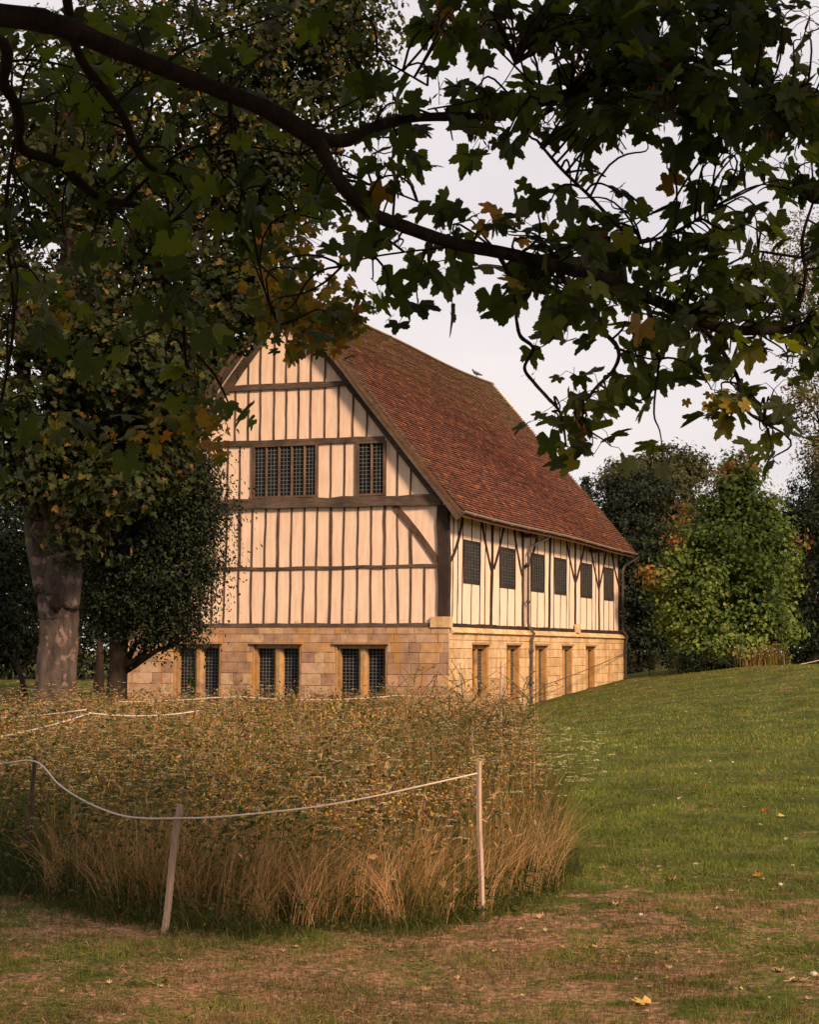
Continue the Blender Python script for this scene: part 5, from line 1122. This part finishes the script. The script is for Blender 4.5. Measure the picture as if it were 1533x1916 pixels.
def bent(k):
    V = PV.copy(); r_ = np.hypot(V[:, 0], V[:, 1])
    if k == 1: V[:, 2] = -.34 * r_ ** 2 + .10 * np.abs(V[:, 0])
    if k == 2: V[:, 2] = .30 * np.abs(V[:, 0]) - .22 * V[:, 1] ** 2; V[:, 0] *= .9
    if k == 3: V[:, 2] = .18 * V[:, 0] + .25 * V[:, 0] ** 2 - .3 * V[:, 1] * r_; V[:, 1] *= .92; V[:, 0] *= np.where(V[:, 0] > 0, .86, 1.05)
    V[:, :2] += .03 * np.sin(7 * V[:, [1, 0]] + k)
    return V
PVS = [PV, bent(1), bent(2), bent(3)]
mask = """77777777777776111999999999999999
77777777333311014465679999999986
77777776444221320563668889996654
77777777776644574573259999999988
77777777777766666577888883399998
77777777777765772667313772588888
77777777777774740145135673586676
77777777777777620321056765577656
77777777777777520554567755236713
77777777777776442377788887687345
66666666666665635736888887788866
66666666666655043124788899888876
66666666666663000000012477777888
66666666665520000000004653366777
55555555521000000000045635316587
55555555431000000000046742452577
55555555420000000000045623142166
5555555532000000000002231321143410
22222221000000000000010000001230"""
dens = {'0': 0, '1': .02, '2': .06, '3': .13, '4': .26, '5': .43, '6': .60, '7': 1.0, '8': 1.75, '9': 3.2}
lv, LP, LN, LT, LS = MB(), [], [], [], []
tips_for_keys = []
rl = np.random.default_rng(77)
def near_line(p):
    d = np.linalg.norm(allp - p, axis=1); k = np.argmin(d); return allp[k], d[k]
def add_leaf_cluster(px, py, n, spread):
    p0 = atY(px, py, 6.0); q, _ = near_line(p0); Yc = q[1] + rl.uniform(-.22, .75)
    if px < 620: Yc = q[1] + rl.uniform(-.2, 1.5)
    c = atY(px, py, Yc); q, d = near_line(c)
    if d < .42:
        m_ = (q + c) / 2 + rl.normal(0, .10 * d, 3) + np.array([0, 0, .12 * d]); m2 = (q + 3 * c) / 4 + rl.normal(0, .06 * d, 3) + np.array([0, 0, .07 * d]); ct = np.array([q, m_, m2, c]); tt_ = np.linspace(0, 3, 10); pf = [np.polyfit([0, 1, 2, 3], ct[:, k_], 3) for k_ in range(3)]; tw.tube(np.stack([np.polyval(f_, tt_) for f_ in pf], -1) - FO, np.linspace(.005, .0024, 10), 5, cap=False)
    for k in range(n):
        p = c + rl.normal(0, spread, 3) * np.array([1, 1, .8])
        out_d = p - c; out_d[2] -= .06
        tipd = out_d / (np.linalg.norm(out_d) + 1e-6) + rl.normal(0, .45, 3) + np.array([0, 0, -.55])
        nrm = rl.normal(0, .55, 3) + np.array([0, -.55, .6])
        LP.append(p); LN.append(nrm); LT.append(tipd); LS.append(rl.uniform(.066, .108) * (1.0 if rl.random() < .8 else .65))
        if rl.random() < .75:
            m_ = (p + c) / 2 + np.array([0, 0, .02]); tw.tube(np.array([c, m_, p]) - FO, [.0018, .0015, .0013], 3, cap=False)
    if rl.random() < .22: tips_for_keys.append(c)
for q_ in ((1050, 775), (1040, 760), (1085, 745), (1100, 790), (1075, 700), (1120, 720), (1000, 655), (1110, 830), (1240, 850), (1345, 790), (1435, 800), (1400, 770), (1445, 840), (1375, 725)): add_leaf_cluster(q_[0], q_[1], 2, .06)
for r_, row in enumerate(mask.split('\n')):
    for c_, ch in enumerate(row[:32] + ('66655' if r_ < 15 else '')):
        lam = dens[ch] * (.50 if c_ < 14 else 1.0)
        if lam <= 0: continue
        k = rl.poisson(lam * 1.75)
        for _ in range(k):
            add_leaf_cluster(c_ * 48 + rl.uniform(4, 44), r_ * 48 + rl.uniform(4, 44), rl.integers(1, 4), .068)
# crown outside the frame (above, behind and beside the camera), coarser: added, unseen, to shade leaves and turf
for (cx, cy, cz, ax_, ay, az_, n) in ((0, 3.6, 5.6, 3.4, 2.6, 1.5, 1500), (2.0, 3.0, 6.6, 2.0, 1.5, .7, 900), (-4.5, 3.0, 6.5, 3.2, 3.2, 2.6, 1500), (0.0, 0.2, 7.0, 2.6, 2.2, 1.2, 450), (2.4, 8.0, 5.6, 2.2, 1.6, .6, 250), (-3.0, 8.0, 6.0, 2.6, 2.2, 1.2, 600), (0, 3, 9, 4.5, 4.5, 2, 1500)):
    d = rl.normal(0, 1, (n, 3)); d /= np.linalg.norm(d, axis=1)[:, None]; p = np.array([cx, cy, cz]) + d * (rl.random(n) ** .4)[:, None] * np.array([ax_, ay, az_])
    q = (p - np.array([0, 0, EYE])) @ CR; u = CX + F * q[:, 0] / -q[:, 2]; v = CY - F * q[:, 1] / -q[:, 2]
    inside = (q[:, 2] < 0) & (u > -60) & (u < 1600) & (v > -60) & (v < 1990); p = p[~inside]; n = len(p)
    for a in p: LP.append(a); LN.append(rl.normal(0, .5, 3) + np.array([0, 0, 1])); LT.append(rl.normal(0, 1, 3)); LS.append(rl.uniform(.16, .24))
LP, LN, LT, LS = map(np.array, (LP, LN, LT, LS))
am = rl.random(len(LP)); 
for k in range(4): scatter(lv, PVS[k], PF, LP[k::4] - FO, frames(LN[k::4], LT[k::4]), LS[k::4], am[k::4])
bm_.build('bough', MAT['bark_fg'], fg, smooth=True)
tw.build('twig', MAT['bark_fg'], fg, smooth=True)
lv.build('crown', MAT['leaf_fg'], fg)
# winged seeds hanging in bunches
for c in tips_for_keys[:90]:
    ks = MB()
    n = rl.integers(6, 14); pos = c + rl.normal(0, .014, (n, 3)) * np.array([1, 1, 2]) + np.array([0, 0, -.06])
    scatter(ks, [(0, 0, 0), (.16, .5, 0), (.05, 1, .05), (-.1, .5, 0)], [[[0, 1, 2, 3]]], pos - FO, frames(rl.normal(0, 1, (n, 3)), np.tile([0, 0, -1.0], (n, 1)) + rl.normal(0, .35, (n, 3))), rl.uniform(.025, .045, n), rl.random(n) * .5)
    ks.tube(np.array([c + [0, 0, .03], c - [0, 0, .06]]) - FO, .0015, 3); ks.build('seed_bunch', MAT['seed'], fg)
# turning (yellow-green) leaf bunches before the gable apex and elsewhere on the same tree
yl = MB(); yp = []
for (px, py, rx_, ry_, n, Y) in ((560, 560, 70, 60, 70, 8.6), (600, 620, 55, 40, 45, 8.6), (520, 480, 90, 70, 55, 8.3), (650, 600, 40, 40, 25, 8.6), (510, 590, 36, 40, 20, 8.6), (560, 660, 26, 18, 9, 8.6), (650, 560, 50, 40, 22, 8.6), (110, 580, 50, 40, 22, 8), (240, 820, 60, 20, 12, 8.2), (110, 810, 60, 30, 16, 8.2), (560, 430, 40, 30, 10, 7.4), (1350, 750, 40, 40, 12, 6.7), (930, 410, 50, 30, 8, 6.2), (400, 800, 50, 60, 20, 8.0), (330, 780, 60, 40, 18, 8.0)):
    for k in range(int(n * 2.2)):
        p = atY(px + rl.normal(0, rx_ * .5), py + rl.normal(0, ry_ * .5), Y + rl.uniform(-.3, .3)); yp.append(p)
yp = np.array(yp); n = len(yp)
scatter(yl, PV, PF, yp - FO, frames(rl.normal(0, .6, (n, 3)) + np.array([0, -.5, .5]), rl.normal(0, .5, (n, 3)) + np.array([0, 0, -.8])), rl.uniform(.028, .062, n), rl.random(n))
yl.build('turning_leaves', MAT['leaf_yel'], fg)
